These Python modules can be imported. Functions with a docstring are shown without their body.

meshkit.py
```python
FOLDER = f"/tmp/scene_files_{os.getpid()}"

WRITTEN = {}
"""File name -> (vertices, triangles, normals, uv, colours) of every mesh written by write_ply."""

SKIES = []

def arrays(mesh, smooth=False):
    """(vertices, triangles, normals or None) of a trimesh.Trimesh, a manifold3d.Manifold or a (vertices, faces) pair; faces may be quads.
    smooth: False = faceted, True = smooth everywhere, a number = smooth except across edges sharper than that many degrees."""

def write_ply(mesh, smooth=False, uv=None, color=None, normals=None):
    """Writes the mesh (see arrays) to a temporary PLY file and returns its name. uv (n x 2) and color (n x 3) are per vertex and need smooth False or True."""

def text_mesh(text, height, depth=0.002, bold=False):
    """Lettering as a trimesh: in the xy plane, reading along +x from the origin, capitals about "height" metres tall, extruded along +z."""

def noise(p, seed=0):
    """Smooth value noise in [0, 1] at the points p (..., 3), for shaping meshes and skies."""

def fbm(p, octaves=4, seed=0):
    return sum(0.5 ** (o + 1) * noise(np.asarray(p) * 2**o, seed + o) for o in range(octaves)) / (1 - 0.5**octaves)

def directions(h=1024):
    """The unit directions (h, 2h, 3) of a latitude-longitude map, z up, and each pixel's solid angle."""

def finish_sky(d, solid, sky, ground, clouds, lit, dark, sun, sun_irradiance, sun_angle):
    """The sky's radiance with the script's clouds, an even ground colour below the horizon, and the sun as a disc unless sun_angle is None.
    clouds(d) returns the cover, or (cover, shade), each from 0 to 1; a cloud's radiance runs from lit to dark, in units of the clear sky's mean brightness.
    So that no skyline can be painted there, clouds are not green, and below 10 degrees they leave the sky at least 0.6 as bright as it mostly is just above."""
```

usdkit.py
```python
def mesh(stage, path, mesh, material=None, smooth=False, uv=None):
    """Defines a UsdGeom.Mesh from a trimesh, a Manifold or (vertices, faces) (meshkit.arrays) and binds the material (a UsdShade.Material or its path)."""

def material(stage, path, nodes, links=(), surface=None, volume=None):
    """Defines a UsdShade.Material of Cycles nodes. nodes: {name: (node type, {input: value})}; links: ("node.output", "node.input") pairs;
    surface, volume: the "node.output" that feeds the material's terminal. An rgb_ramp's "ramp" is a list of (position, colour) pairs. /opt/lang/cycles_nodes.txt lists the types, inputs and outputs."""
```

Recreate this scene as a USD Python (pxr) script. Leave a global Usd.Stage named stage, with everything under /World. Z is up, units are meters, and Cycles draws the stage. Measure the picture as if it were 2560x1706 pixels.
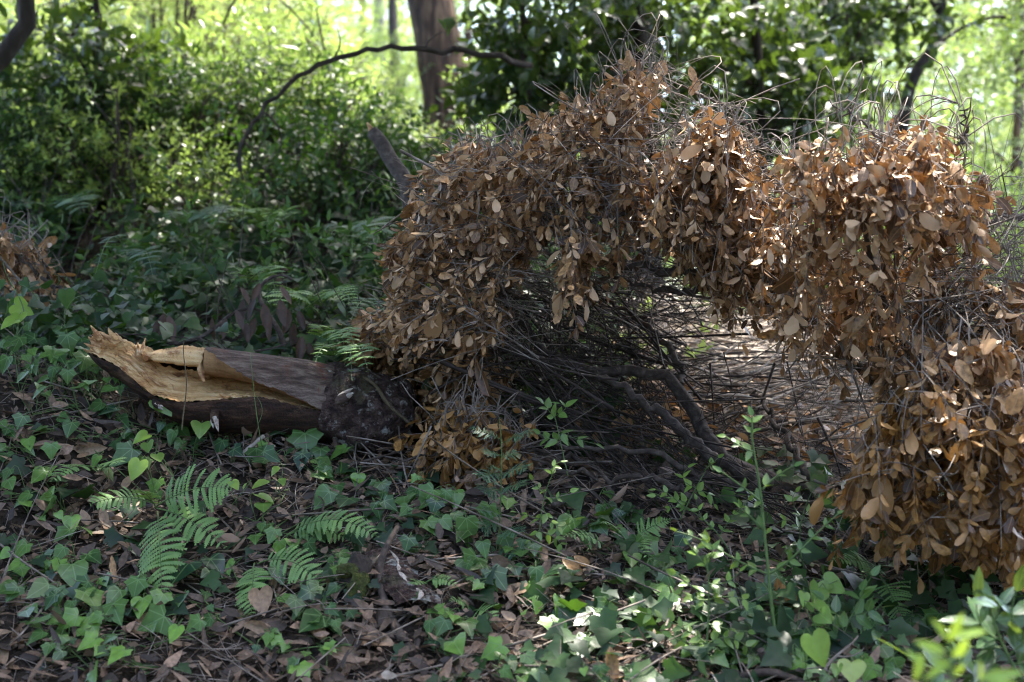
import math
import numpy as np
import usdkit
import meshkit
from scipy.interpolate import PchipInterpolator, CubicSpline
from pxr import Usd, UsdGeom, UsdLux, UsdShade, Sdf, Gf, Vt

stage = Usd.Stage.CreateInMemory()
UsdGeom.SetStageUpAxis(stage, 'Z')
UsdGeom.SetStageMetersPerUnit(stage, 1.0)
world = UsdGeom.Xform.Define(stage, '/World')
UsdGeom.Scope.Define(stage, '/World/Looks')

# ------------------------------------------------------------------ camera, sky, sun, exposure
CAMZ = 1.40
F, CX, CY = 3517.0, 1280.0, 853.0          # a 40 degree lens over a 2560 x 1706 picture
EXPOSURE = 3.05
SKY_STRENGTH = 0.15
SUN_INTENSITY = 0.6
SUN = np.array([0.24, 0.42, 1.0]); SUN /= np.linalg.norm(SUN)

cam = UsdGeom.Camera.Define(stage, '/World/camera')
cam.AddTranslateOp().Set(Gf.Vec3d(0, 0, CAMZ))
cam.AddRotateXOp().Set(90.0)
cam.CreateFocalLengthAttr(50.0)
cam.CreateHorizontalApertureAttr(50.0 * 2560 / F)
cam.CreateVerticalApertureAttr(50.0 * 1706 / F)
cam.CreateFStopAttr(2.6)
cam.CreateFocusDistanceAttr(3.95)
cam.CreateClippingRangeAttr(Gf.Vec2f(0.05, 2000))
cam.CreateExposureAttr(EXPOSURE)

sky_mat = usdkit.material(stage, '/World/Looks/sky_look', {
    's': ('sky_texture', {'sky_type': 'single_scattering', 'sun_disc': False, 'air_density': 0.75, 'aerosol_density': 3.0, 'ozone_density': 0.3,
                          'sun_elevation': float(math.asin(SUN[2])), 'sun_rotation': float(math.atan2(SUN[0], SUN[1]))}),
    'b': ('background_shader', {'strength': SKY_STRENGTH})}, [('s.color', 'b.color')], surface='b.background')
dome = UsdLux.DomeLight.Define(stage, '/World/sky')
dome.GetPrim().SetCustomDataByKey('kind', 'structure')
UsdShade.MaterialBindingAPI.Apply(dome.GetPrim()).Bind(sky_mat)
sun = UsdLux.DistantLight.Define(stage, '/World/sun')
sun.CreateNormalizeAttr(True); sun.CreateIntensityAttr(SUN_INTENSITY); sun.CreateAngleAttr(0.53)
sun.CreateColorAttr(Gf.Vec3f(1.0, 0.94, 0.84))
_z = SUN; _x = np.cross([0, 0, 1.0], _z); _x /= np.linalg.norm(_x); _y = np.cross(_z, _x)
sun.AddTransformOp().Set(Gf.Matrix4d(*_x, 0, *_y, 0, *_z, 0, 0, 0, 0, 1))

# ------------------------------------------------------------------ small helpers
RNG = np.random.default_rng(11)


def unit(v):
    v = np.asarray(v, float)
    return v / np.maximum(np.linalg.norm(v, axis=-1, keepdims=True), 1e-12)


def P(px, py, d):
    """The point that a ray through the photograph's pixel reaches at depth d."""
    return np.array([(px - CX) / F * d, d, CAMZ + (CY - py) / F * d])


_used = {}


def numbered(parent, name):
    k = (parent, name)
    n = _used.get(k, 0); _used[k] = n + 1
    return f'{parent}/{name}' if n == 0 else f'{parent}/{name}_{n:03d}'


def tag(prim, label=None, cat=None, group=None, kind=None):
    for k, v in (('label', label), ('category', cat), ('group', group), ('kind', kind)):
        if v:
            prim.SetCustomDataByKey(k, v)
    return prim


def thing(name, label, cat, loc=(0, 0, 0), rz=0.0, sc=1.0, group=None, kind=None):
    x = UsdGeom.Xform.Define(stage, numbered('/World', name))
    c, s = math.cos(rz) * sc, math.sin(rz) * sc
    x.AddTransformOp().Set(Gf.Matrix4d(c, s, 0, 0, -s, c, 0, 0, 0, 0, sc, 0, *map(float, loc), 1))
    return tag(x.GetPrim(), label, cat, group, kind)


def dup(root, loc, rz=0.0, sc=1.0, label=None, group=None, name=None):
    was = root.GetCustomData()
    r = thing(name or root.GetName().rstrip('0123456789').rstrip('_'), label or was['label'], was['category'], loc, rz, sc, group or was.get('group'))
    r.GetReferences().AddInternalReference(root.GetPath()); r.SetInstanceable(True)
    return r


def vnormals(V, Fc):
    n = np.zeros_like(V)
    fn = np.cross(V[Fc[:, 1]] - V[Fc[:, 0]], V[Fc[:, 2]] - V[Fc[:, 0]])
    for k in range(3):
        np.add.at(n, Fc[:, k], fn)
    return unit(n)


class MB:
    def __init__(self):
        self.v, self.f, self.a, self.n = [], [], [], 0

    def add(self, V, Fc, A=None):
        V = np.asarray(V, float)
        self.v.append(V); self.f.append(np.asarray(Fc, int) + self.n)
        self.a.append(np.zeros_like(V) + 0.5 if A is None else np.asarray(A, float))
        self.n += len(V)

    def many(self, VV, Fc, AA):
        """VV (N, n, 3): N copies of one face list."""
        N, n = VV.shape[:2]
        if N:
            self.add(VV.reshape(-1, 3), (Fc[None] + (np.arange(N) * n)[:, None, None]).reshape(-1, 3), AA.reshape(-1, 3))

    def build(self, name, mat, parent=None, smooth=True, **tags):
        if not self.v:
            return None
        pp = str(parent.GetPath()) if parent is not None else '/World'
        return put(numbered(pp, name), np.vstack(self.v), np.vstack(self.f), np.vstack(self.a), mat, smooth, **tags)


def put(path, V, Fc, A, mat, smooth=True, **tags):
    m = UsdGeom.Mesh.Define(stage, path)
    m.CreatePointsAttr(Vt.Vec3fArray.FromNumpy(np.ascontiguousarray(V, np.float32)))
    m.CreateFaceVertexCountsAttr(Vt.IntArray.FromNumpy(np.full(len(Fc), 3, np.int32)))
    m.CreateFaceVertexIndicesAttr(Vt.IntArray.FromNumpy(np.ascontiguousarray(Fc.ravel(), np.int32)))
    m.CreateSubdivisionSchemeAttr('none')
    if smooth:
        m.CreateNormalsAttr(Vt.Vec3fArray.FromNumpy(vnormals(V, Fc).astype(np.float32)))
        m.SetNormalsInterpolation('vertex')
    if A is not None:
        UsdGeom.PrimvarsAPI(m).CreatePrimvar('leafdata', Sdf.ValueTypeNames.Float3Array, 'vertex').Set(Vt.Vec3fArray.FromNumpy(np.ascontiguousarray(A, np.float32)))
    if mat is not None:
        UsdShade.MaterialBindingAPI.Apply(m.GetPrim()).Bind(mat)
    return tag(m.GetPrim(), **tags)


def spline(pts, n):
    pts = np.asarray(pts, float)
    if len(pts) == 2:
        return pts[0] + (pts[1] - pts[0]) * np.linspace(0, 1, n)[:, None]
    t = np.concatenate([[0], np.cumsum(np.linalg.norm(np.diff(pts[:, :3], axis=0), axis=1))])
    return CubicSpline(t, pts)(np.linspace(0, t[-1], n))


def tube(pts, rad, k=5, tone=0.5, bump=0.0, seed=0, cap=True):
    pts = np.asarray(pts, float); n = len(pts)
    rad = np.broadcast_to(np.asarray(rad, float), n)
    t = unit(np.gradient(pts, axis=0))
    ref = np.array([0.13, 0.21, 1.0]) if abs(unit(pts[-1] - pts[0])[2]) < 0.85 else np.array([1.0, 0.2, 0.1])
    a = unit(np.cross(t, ref)); b = np.cross(t, a)
    an = np.linspace(0, 2 * np.pi, k, endpoint=False)
    ring = np.cos(an)[None, :, None] * a[:, None] + np.sin(an)[None, :, None] * b[:, None]
    r = rad[:, None, None] * np.ones((n, k, 1))
    if bump:
        base = pts[:, None] + ring * r
        sc = 1.6 / max(rad.max(), 1e-4)
        r = r * (1 + bump * (meshkit.fbm(base * sc * np.array([1, 1, .5]), 3, seed) - .5) * 2)[..., None]
    V = (pts[:, None] + ring * r).reshape(-1, 3)
    i = np.arange(n - 1)[:, None] * k + np.arange(k)[None]
    j = np.arange(n - 1)[:, None] * k + (np.arange(k)[None] + 1) % k
    Fc = np.concatenate([np.stack([i, j, j + k], -1).reshape(-1, 3), np.stack([i, j + k, i + k], -1).reshape(-1, 3)])
    if cap:
        V = np.vstack([V, pts[0], pts[-1]])
        q = np.arange(k); q2 = (q + 1) % k
        Fc = np.vstack([Fc, np.stack([np.full(k, n * k), q2, q], -1), np.stack([np.full(k, n * k + 1), (n - 1) * k + q, (n - 1) * k + q2], -1)])
    A = np.zeros((len(V), 3)); A[:, 2] = tone
    A[:n * k, 1] = np.repeat(np.linspace(0, 1, n), k)
    return V, Fc, A


class Leaf:
    def __init__(self, half, mids):
        V, n = [], len(half)
        for (x, y), m in zip(half, mids):
            V += [(0, m), (x, y), (-x, y)]
        V = np.array(V, float); tr = []
        for i in range(n - 1):
            a, b = 3 * i, 3 * i + 3
            tr += [(a, a + 1, b + 1), (a, b + 1, b), (a, b, b + 2), (a, b + 2, a + 2)]
        tr = np.array(tr)
        _, first, inv = np.unique(np.round(V, 5), axis=0, return_index=True, return_inverse=True)
        tr = inv.ravel()[tr]; V = V[first]
        ok = (tr[:, 0] != tr[:, 1]) & (tr[:, 1] != tr[:, 2]) & (tr[:, 0] != tr[:, 2])
        ar = np.cross(np.c_[V[tr[:, 1]] - V[tr[:, 0]], np.zeros(len(tr))], np.c_[V[tr[:, 2]] - V[tr[:, 0]], np.zeros(len(tr))])[:, 2]
        self.f, self.v = tr[ok & (np.abs(ar) > 1e-7)], V
        flip = np.cross(np.c_[V[self.f[:, 1]] - V[self.f[:, 0]], np.zeros(len(self.f))], np.c_[V[self.f[:, 2]] - V[self.f[:, 0]], np.zeros(len(self.f))])[:, 2] < 0
        self.f[flip] = self.f[flip][:, ::-1]

    def place(self, pos, d, nrm, size, tone, fold=0.0, bend=0.0, wid=1.0, side=0.0, wave=0.0, rag=0.0, rng=None):
        pos = np.atleast_2d(np.asarray(pos, float)); N = len(pos)
        d = unit(np.broadcast_to(d, (N, 3))); nrm = np.broadcast_to(nrm, (N, 3))
        x = unit(np.cross(d, nrm)); z = np.cross(x, d)
        col = lambda q: np.broadcast_to(np.asarray(q, float), N)[:, None]
        lx, ly = self.v[None, :, 0] * col(wid), self.v[None, :, 1] * np.ones((N, 1))
        lz = col(fold) * np.abs(lx) + col(bend) * ly ** 2 + col(wave) * np.sin(lx * 7 + ly * 9)
        if rag:
            lx = lx * (1 + rag * rng.normal(size=lx.shape)); ly = ly + rag * .35 * rng.normal(size=ly.shape) * (np.abs(self.v[None, :, 0]) > 0)
            lz = lz + rag * .35 * rng.normal(size=lz.shape)
        lx = lx + col(side) * (ly - .0) * (1 - ly)
        s = np.broadcast_to(np.asarray(size, float), N)[:, None, None]
        VV = pos[:, None] + s * (lx[..., None] * x[:, None] + ly[..., None] * d[:, None] + lz[..., None] * z[:, None])
        AA = np.empty_like(VV)
        AA[..., 0], AA[..., 1], AA[..., 2] = self.v[None, :, 0], self.v[None, :, 1], col(tone)
        return VV, AA


OVAL = Leaf([(0, 0), (.10, .10), (.21, .30), (.275, .58), (.22, .84), (.10, .965), (0, 1)], [0, .1, .3, .58, .84, .96, 1])
LANCE = Leaf([(0, 0), (.06, .12), (.115, .38), (.085, .7), (0, 1)], [0, .12, .38, .7, 1])
BAY = Leaf([(0, 0), (.12, .15), (.19, .42), (.13, .75), (0, 1)], [0, .15, .42, .75, 1])
EGG = Leaf([(0, 0), (.20, .14), (.27, .36), (.17, .70), (0, 1)], [0, .14, .36, .7, 1])
HEART = Leaf([(0, 0), (.10, -.12), (.26, -.17), (.42, -.07), (.49, .14), (.42, .40), (.24, .70), (.08, .92), (0, 1)], [0, .0, .03, .10, .22, .42, .70, .92, 1])
IVY = Leaf([(0, 0), (.13, -.13), (.36, -.16), (.40, .03), (.60, .24), (.38, .40), (.25, .62), (.10, .86), (0, 1)], [0, .01, .06, .12, .26, .42, .64, .86, 1])
IVYB = Leaf([(0, 0), (.15, -.10), (.34, -.06), (.46, .14), (.40, .36), (.24, .64), (.10, .86), (0, 1)], [0, .02, .08, .18, .38, .64, .86, 1])
DIAM = Leaf([(0, 0), (.21, .45), (0, 1)], [0, .45, 1])
THIN = Leaf([(0, 0), (.10, .4), (0, 1)], [0, .4, 1])


def flat_place(proto, *a, **k):
    """Two triangles for each far leaf: a folded diamond."""
    return proto.place(*a, **k)


# ------------------------------------------------------------------ materials
L = '/World/Looks/'


def leaf_mat(name, a, b, back=None, transl=0.3, tcol=(0.25, 0.38, 0.04), rough=0.4, spec=0.5, vein=None, ivy=False, spots=0.35, nscale=60):
    N = {'at': ('attribute', {'attribute': 'leafdata'}), 's': ('separate_xyz', {}),
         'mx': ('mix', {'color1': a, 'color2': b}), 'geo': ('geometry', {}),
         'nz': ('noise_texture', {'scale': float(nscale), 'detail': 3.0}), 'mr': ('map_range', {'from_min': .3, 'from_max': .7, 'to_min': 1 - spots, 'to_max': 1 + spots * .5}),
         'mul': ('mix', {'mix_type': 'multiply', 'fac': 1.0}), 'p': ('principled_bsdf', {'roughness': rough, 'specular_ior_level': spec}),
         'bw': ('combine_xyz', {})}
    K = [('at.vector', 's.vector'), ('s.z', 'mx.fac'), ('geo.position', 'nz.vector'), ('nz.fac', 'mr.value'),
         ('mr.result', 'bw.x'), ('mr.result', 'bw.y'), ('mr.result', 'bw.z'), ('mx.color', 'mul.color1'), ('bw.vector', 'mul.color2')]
    out = 'mul.color'
    if vein is not None:
        N['ax'] = ('math', {'math_type': 'absolute'}); K.append(('s.x', 'ax.value1'))
        if ivy:
            N['an'] = ('math', {'math_type': 'arctan2'}); K += [('ax.value', 'an.value1'), ('s.y', 'an.value2')]
            N['pp'] = ('math', {'math_type': 'pingpong', 'value2': 0.42}); K.append(('an.value', 'pp.value1'))
            N['x2'] = ('math', {'math_type': 'multiply'}); K += [('s.x', 'x2.value1'), ('s.x', 'x2.value2')]
            N['y2'] = ('math', {'math_type': 'multiply_add'}); K += [('s.y', 'y2.value1'), ('s.y', 'y2.value2'), ('x2.value', 'y2.value3')]
            N['rr'] = ('math', {'math_type': 'sqrt'}); K.append(('y2.value', 'rr.value1'))
            N['dd'] = ('math', {'math_type': 'multiply'}); K += [('pp.value', 'dd.value1'), ('rr.value', 'dd.value2')]
            dist = 'dd.value'
        else:
            dist = 'ax.value'
        N['vr'] = ('map_range', {'from_min': 0.008, 'from_max': 0.026, 'to_min': 0.75, 'to_max': 0.0, 'clamp': True}); K.append((dist, 'vr.value'))
        N['vm'] = ('mix', {'color2': vein}); K += [('vr.result', 'vm.fac'), (out, 'vm.color1')]
        out = 'vm.color'
    if back is not None:
        N['bk'] = ('mix', {'color2': back}); K += [(out, 'bk.color1'), ('geo.backfacing', 'bk.fac')]
        out = 'bk.color'
    K.append((out, 'p.base_color'))
    N['bmp'] = ('bump', {'strength': 0.25, 'distance': 0.004}); K += [('nz.fac', 'bmp.height'), ('bmp.normal', 'p.normal')]
    surf = 'p.BSDF'
    if transl:
        N['t'] = ('translucent_bsdf', {'color': tcol}); N['m'] = ('mix_closure', {'fac': transl})
        K += [('p.BSDF', 'm.closure1'), ('t.BSDF', 'm.closure2')]
        surf = 'm.closure'
    return usdkit.material(stage, L + name, N, K, surface=surf)


def rough_mat(name, stops, scale, stretch=(1, 1, 1), rough=0.85, bump=0.6, dist=0.01, detail=6.0, spec=0.3, distort=0.0, rot=(0, 0, 0)):
    N = {'g': ('geometry', {}), 'm': ('mapping', {'scale': stretch, 'rotation': rot}), 'n': ('noise_texture', {'scale': float(scale), 'detail': detail, 'roughness': .62, 'distortion': distort}),
         'r': ('rgb_ramp', {'ramp': stops}), 'b': ('bump', {'strength': bump, 'distance': dist}), 'p': ('principled_bsdf', {'roughness': rough, 'specular_ior_level': spec})}
    K = [('g.position', 'm.vector'), ('m.vector', 'n.vector'), ('n.fac', 'r.fac'), ('r.color', 'p.base_color'), ('n.fac', 'b.height'), ('b.normal', 'p.normal')]
    return usdkit.material(stage, L + name, N, K, surface='p.BSDF')


M = {}
M['brown'] = leaf_mat('dry_brown_leaf', (.050, .021, .007), (.50, .285, .12), back=(.53, .34, .185), transl=.06, tcol=(.45, .20, .05), rough=.42, spec=.4, vein=(.36, .22, .11), nscale=110, spots=.6)  # dark end of the tone also paints in the shade of inner leaves
M['gold'] = leaf_mat('golden_brown_leaf', (.045, .018, .004), (.38, .20, .055), back=(.35, .19, .065), transl=.12, tcol=(.5, .22, .04), rough=.40, vein=(.34, .2, .08), nscale=110, spots=.6)
M['ivy'] = leaf_mat('ivy_green', (.011, .040, .020), (.21, .40, .060), back=(.10, .18, .07), transl=.18, tcol=(.17, .32, .04), rough=.30, spec=.45, vein=(.16, .26, .10), ivy=True, spots=.3)  # dark end lowered to put deeper shadow into the leaf colour
M['heart'] = leaf_mat('heart_leaf_green', (.05, .12, .045), (.24, .38, .06), transl=.28, tcol=(.30, .46, .06), rough=.30, vein=(.20, .32, .08), spots=.15)
M['fern'] = leaf_mat('fern_green', (.10, .21, .075), (.24, .40, .12), transl=.3, tcol=(.20, .36, .05), rough=.5, spots=.2)
M['wattle'] = leaf_mat('wattle_green', (.03, .085, .055), (.08, .17, .08), transl=.25, tcol=(.12, .25, .06), rough=.5, spots=.2)
M['sprig'] = leaf_mat('sprig_green', (.05, .12, .035), (.17, .28, .05), transl=.28, tcol=(.25, .38, .04), rough=.33, vein=(.15, .24, .07), spots=.2)
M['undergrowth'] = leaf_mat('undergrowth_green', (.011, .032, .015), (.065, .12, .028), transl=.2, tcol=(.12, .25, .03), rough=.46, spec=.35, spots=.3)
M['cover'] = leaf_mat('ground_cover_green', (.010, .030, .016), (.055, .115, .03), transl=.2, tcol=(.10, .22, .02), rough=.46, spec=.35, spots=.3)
M['glossy'] = leaf_mat('glossy_dark_green', (.02, .05, .028), (.06, .12, .04), back=(.08, .13, .05), transl=.15, rough=.22, spec=.6, vein=(.10, .17, .07))
M['young'] = leaf_mat('young_leaf_green', (.10, .20, .05), (.24, .38, .05), transl=.35, tcol=(.35, .5, .05), rough=.3, vein=(.25, .38, .1))
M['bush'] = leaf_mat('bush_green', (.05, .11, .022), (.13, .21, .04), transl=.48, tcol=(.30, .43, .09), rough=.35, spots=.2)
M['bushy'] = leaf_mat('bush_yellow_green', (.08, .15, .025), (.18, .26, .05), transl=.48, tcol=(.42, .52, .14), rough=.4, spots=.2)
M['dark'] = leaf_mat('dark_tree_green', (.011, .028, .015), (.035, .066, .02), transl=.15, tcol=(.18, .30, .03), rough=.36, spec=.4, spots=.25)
M['pale'] = leaf_mat('pale_tree_green', (.05, .09, .035), (.13, .17, .07), transl=.32, tcol=(.26, .36, .13), rough=.45, spots=.2)
M['litter'] = leaf_mat('leaf_litter', (.018, .011, .008), (.33, .21, .135), back=(.25, .165, .11), transl=0, rough=.6, spots=.45, nscale=120)
M['fallen'] = leaf_mat('fallen_leaf', (.13, .072, .042), (.36, .235, .14), back=(.32, .22, .15), transl=.06, tcol=(.3, .15, .06), rough=.5, vein=(.28, .19, .12), nscale=120)
M['deadleaf'] = leaf_mat('withered_dark_leaf', (.035, .019, .013), (.11, .06, .04), back=(.11, .065, .045), transl=.06, tcol=(.2, .1, .05), rough=.5, spots=.4)
M['ground'] = rough_mat('forest_soil', [(0.3, (.010, .007, .005)), (.5, (.028, .019, .013)), (.7, (.060, .041, .029))], 26, bump=.9, dist=.03)
M['twig'] = rough_mat('grey_twig', [(.35, (.06, .047, .038)), (.52, (.20, .165, .135)), (.7, (.36, .31, .27))], 11, stretch=(1, 1, 1), bump=.4, dist=.003)
M['darktwig'] = rough_mat('dark_twig', [(.3, (.016, .012, .010)), (.55, (.048, .036, .029)), (.72, (.16, .135, .115))], 7, bump=.4, dist=.003)
M['limb'] = rough_mat('dead_limb_bark', [(.3, (.030, .023, .019)), (.55, (.075, .057, .046)), (.75, (.16, .135, .115))], 45, bump=.8, dist=.006)
M['palestick'] = rough_mat('bleached_stick', [(.3, (.20, .16, .12)), (.6, (.40, .34, .28)), (.8, (.52, .46, .40))], 40, bump=.5, dist=.004)
M['stem'] = rough_mat('green_stem', [(.3, (.06, .10, .03)), (.7, (.12, .19, .06))], 50, bump=.1, dist=.001, rough=.5)
M['vine'] = rough_mat('vine_bark', [(.3, (.055, .042, .025)), (.7, (.16, .125, .075))], 110, bump=.8, dist=.003)
M['bark'] = rough_mat('tree_bark', [(.36, (.010, .005, .003)), (.5, (.050, .026, .014)), (.64, (.15, .092, .052))], 17, stretch=(1, 1, .16), bump=1.0, dist=.06)
M['darkbark'] = rough_mat('dark_tree_bark', [(.3, (.016, .013, .011)), (.55, (.042, .032, .026)), (.75, (.085, .07, .058))], 16, stretch=(1, 1, .3), bump=.9, dist=.03)
M['palebark'] = rough_mat('pale_tree_bark', [(.3, (.08, .07, .065)), (.6, (.18, .165, .16)), (.8, (.26, .24, .22))], 5, stretch=(1, 1, .3), bump=.5, dist=.02)
M['moss'] = rough_mat('moss', [(.3, (.02, .024, .008)), (.55, (.06, .07, .014)), (.75, (.12, .13, .025))], 90, bump=1.0, dist=.01)


def two_noise(name, base_stops, s1, st1, patch_col, s2, th, fine=140, bump=.8, dist=.008, rough=.8, rot=(0, 0, 0), second=None):
    N = {'g': ('geometry', {}), 'm': ('mapping', {'scale': st1, 'rotation': rot}), 'n': ('noise_texture', {'scale': float(s1), 'detail': 7.0, 'roughness': .65}), 'r': ('rgb_ramp', {'ramp': base_stops}),
         'n2': ('noise_texture', {'scale': float(s2), 'detail': 6.0, 'roughness': .7}), 'mr': ('map_range', {'from_min': th, 'from_max': th + .08, 'clamp': True}), 'mx': ('mix', {'color2': patch_col}),
         'n3': ('noise_texture', {'scale': float(fine), 'detail': 4.0}), 'ad': ('math', {'math_type': 'multiply_add', 'value2': .5}),
         'b': ('bump', {'strength': bump, 'distance': dist}), 'p': ('principled_bsdf', {'roughness': rough, 'specular_ior_level': .35})}
    K = [('g.position', 'm.vector'), ('m.vector', 'n.vector'), ('n.fac', 'r.fac'), ('r.color', 'mx.color1'), ('g.position', 'n2.vector'), ('n2.fac', 'mr.value'), ('mr.result', 'mx.fac'), ('g.position', 'n3.vector'),
         ('n3.fac', 'ad.value1'), ('n.fac', 'ad.value3'), ('ad.value', 'b.height'), ('b.normal', 'p.normal')]
    out = 'mx.color'
    if second:
        col, sc, t = second
        N.update({'n4': ('noise_texture', {'scale': float(sc), 'detail': 5.0, 'roughness': .6}), 'mr2': ('map_range', {'from_min': t, 'from_max': t + .1, 'clamp': True}), 'mx2': ('mix', {'color2': col}),
                  'of': ('mapping', {'location': (3.3, 1.7, 8.1)})})
        K += [('g.position', 'of.vector'), ('of.vector', 'n4.vector'), ('n4.fac', 'mr2.value'), ('mr2.result', 'mx2.fac'), (out, 'mx2.color1')]
        out = 'mx2.color'
    K.append((out, 'p.base_color'))
    return usdkit.material(stage, L + name, N, K, surface='p.BSDF')


M['logbark'] = two_noise('log_bark', [(.34, (.010, .006, .004)), (.5, (.046, .022, .014)), (.66, (.12, .062, .038))], 44, (.22, 1, 1), (.13, .075, .045), 9, .60, bump=.9, dist=.012)
M['logtop'] = two_noise('log_weathered_bark', [(.32, (.030, .019, .016)), (.48, (.105, .068, .052)), (.60, (.19, .14, .11)), (.75, (.30, .24, .20))], 55, (.14, 1, 1), (.15, .052, .030), 10, .55, bump=1.0, dist=.014, rot=(0, .15, 0))
M['logend'] = two_noise('log_lichen_bark', [(.34, (.012, .007, .006)), (.5, (.070, .038, .030)), (.66, (.16, .11, .088))], 34, (1, 1, 1), (.40, .39, .35), 22, .55, bump=1.0, dist=.04, second=((.10, .088, .05), 11, .54))
M['wood'] = two_noise('split_wood', [(.33, (.20, .085, .03)), (.43, (.56, .32, .13)), (.55, (.72, .48, .23)), (.72, (.82, .64, .39))], 30, (.07, 1.0, 1.3), (.36, .16, .06), 10, .57, fine=300, bump=1.0, dist=.010, rough=.62, rot=(0, .0, 0))
M['wooddark'] = two_noise('split_wood_painted_shade', [(.3, (.13, .06, .02)), (.6, (.34, .19, .08))], 26, (.12, 1, 1), (.10, .04, .02), 12, .6, rough=.7)  # darker copy of the split wood, shade put into its colour
M['tornwood'] = rough_mat('torn_wood', [(.3, (.20, .08, .035)), (.55, (.52, .32, .16)), (.75, (.70, .55, .36))], 60, stretch=(.3, 1, 1), bump=.7, dist=.005)
M['whitewood'] = rough_mat('pale_broken_wood', [(.3, (.20, .13, .10)), (.55, (.50, .44, .38)), (.75, (.66, .62, .56))], 90, bump=.8, dist=.004)

# ------------------------------------------------------------------ the ground
_L = PchipInterpolator([-30, 0, 1.6, 2.6, 3.2, 3.9, 4.4, 5.2, 6.2, 7.5, 9, 12, 20, 40, 140], [-2.4, -1.55, -1.25, -.98, -.776, -.47, -.33, -.07, .29, .79, 1.18, 1.58, 1.9, 2.2, 3.0])
_R = PchipInterpolator([-30, 0, 1.6, 2.6, 3.2, 3.9, 4.4, 5.2, 6.2, 7.5, 9, 12, 20, 40, 140], [-2.4, -1.55, -1.25, -.98, -.776, -.60, -.48, -.36, -.20, -.06, .05, .12, .1, -.5, -2.0])


def ht(x, y):
    x, y = np.asarray(x, float), np.asarray(y, float)
    t = np.clip((x + .35) / 1.5, 0, 1); t = t * t * (3 - 2 * t)
    z = _L(np.clip(y, -30, 140)) * (1 - t) + _R(np.clip(y, -30, 140)) * t
    z = z + .26 * np.exp(-((x + 1.62) ** 2 / .20 + (y - 4.35) ** 2 / .25))
    p = np.stack([x, y, np.zeros_like(x)], -1)
    z = z + (.10 * (meshkit.noise(p * 1.3, 3) - .5) + .05 * (meshkit.noise(p * 4.1, 4) - .5) + .018 * (meshkit.noise(p * 13, 5) - .5)) * np.clip((y - 1) / 2, 0, 1)
    return z + CAMZ


def G(px, py, lift=0.0):
    """Where the ray through a pixel meets the ground (raised by lift)."""
    d = np.linspace(1.6, 16, 1500)
    z = CAMZ + (CY - py) / F * d
    h = ht((px - CX) / F * d, d) + lift
    k = np.argmax(z <= h) if (z <= h).any() else len(d) - 1
    return P(px, py, d[k])


gx = np.concatenate([-np.geomspace(90, 3.3, 26), np.linspace(-3.2, 3.2, 190), np.geomspace(3.3, 90, 26)])
gy = np.concatenate([np.linspace(-30, 1.8, 14), np.linspace(2.0, 8.5, 200), np.geomspace(8.7, 140, 40)])
X, Y = np.meshgrid(gx, gy)
gv = np.stack([X, Y, ht(X, Y)], -1).reshape(-1, 3)
nx = len(gx)
ii = (np.arange(len(gy) - 1)[:, None] * nx + np.arange(nx - 1)[None]).ravel()
gf = np.concatenate([np.stack([ii, ii + 1, ii + nx + 1], -1), np.stack([ii, ii + nx + 1, ii + nx], -1)])
put('/World/ground', gv, gf, None, M['ground'], True, kind='structure', label='dark forest soil of the sloping bank')


def gnormal(x, y):
    e = .03
    return unit(np.stack([-(ht(x + e, y) - ht(x - e, y)) / (2 * e), -(ht(x, y + e) - ht(x, y - e)) / (2 * e), np.ones_like(np.asarray(x, float))], -1))


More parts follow.
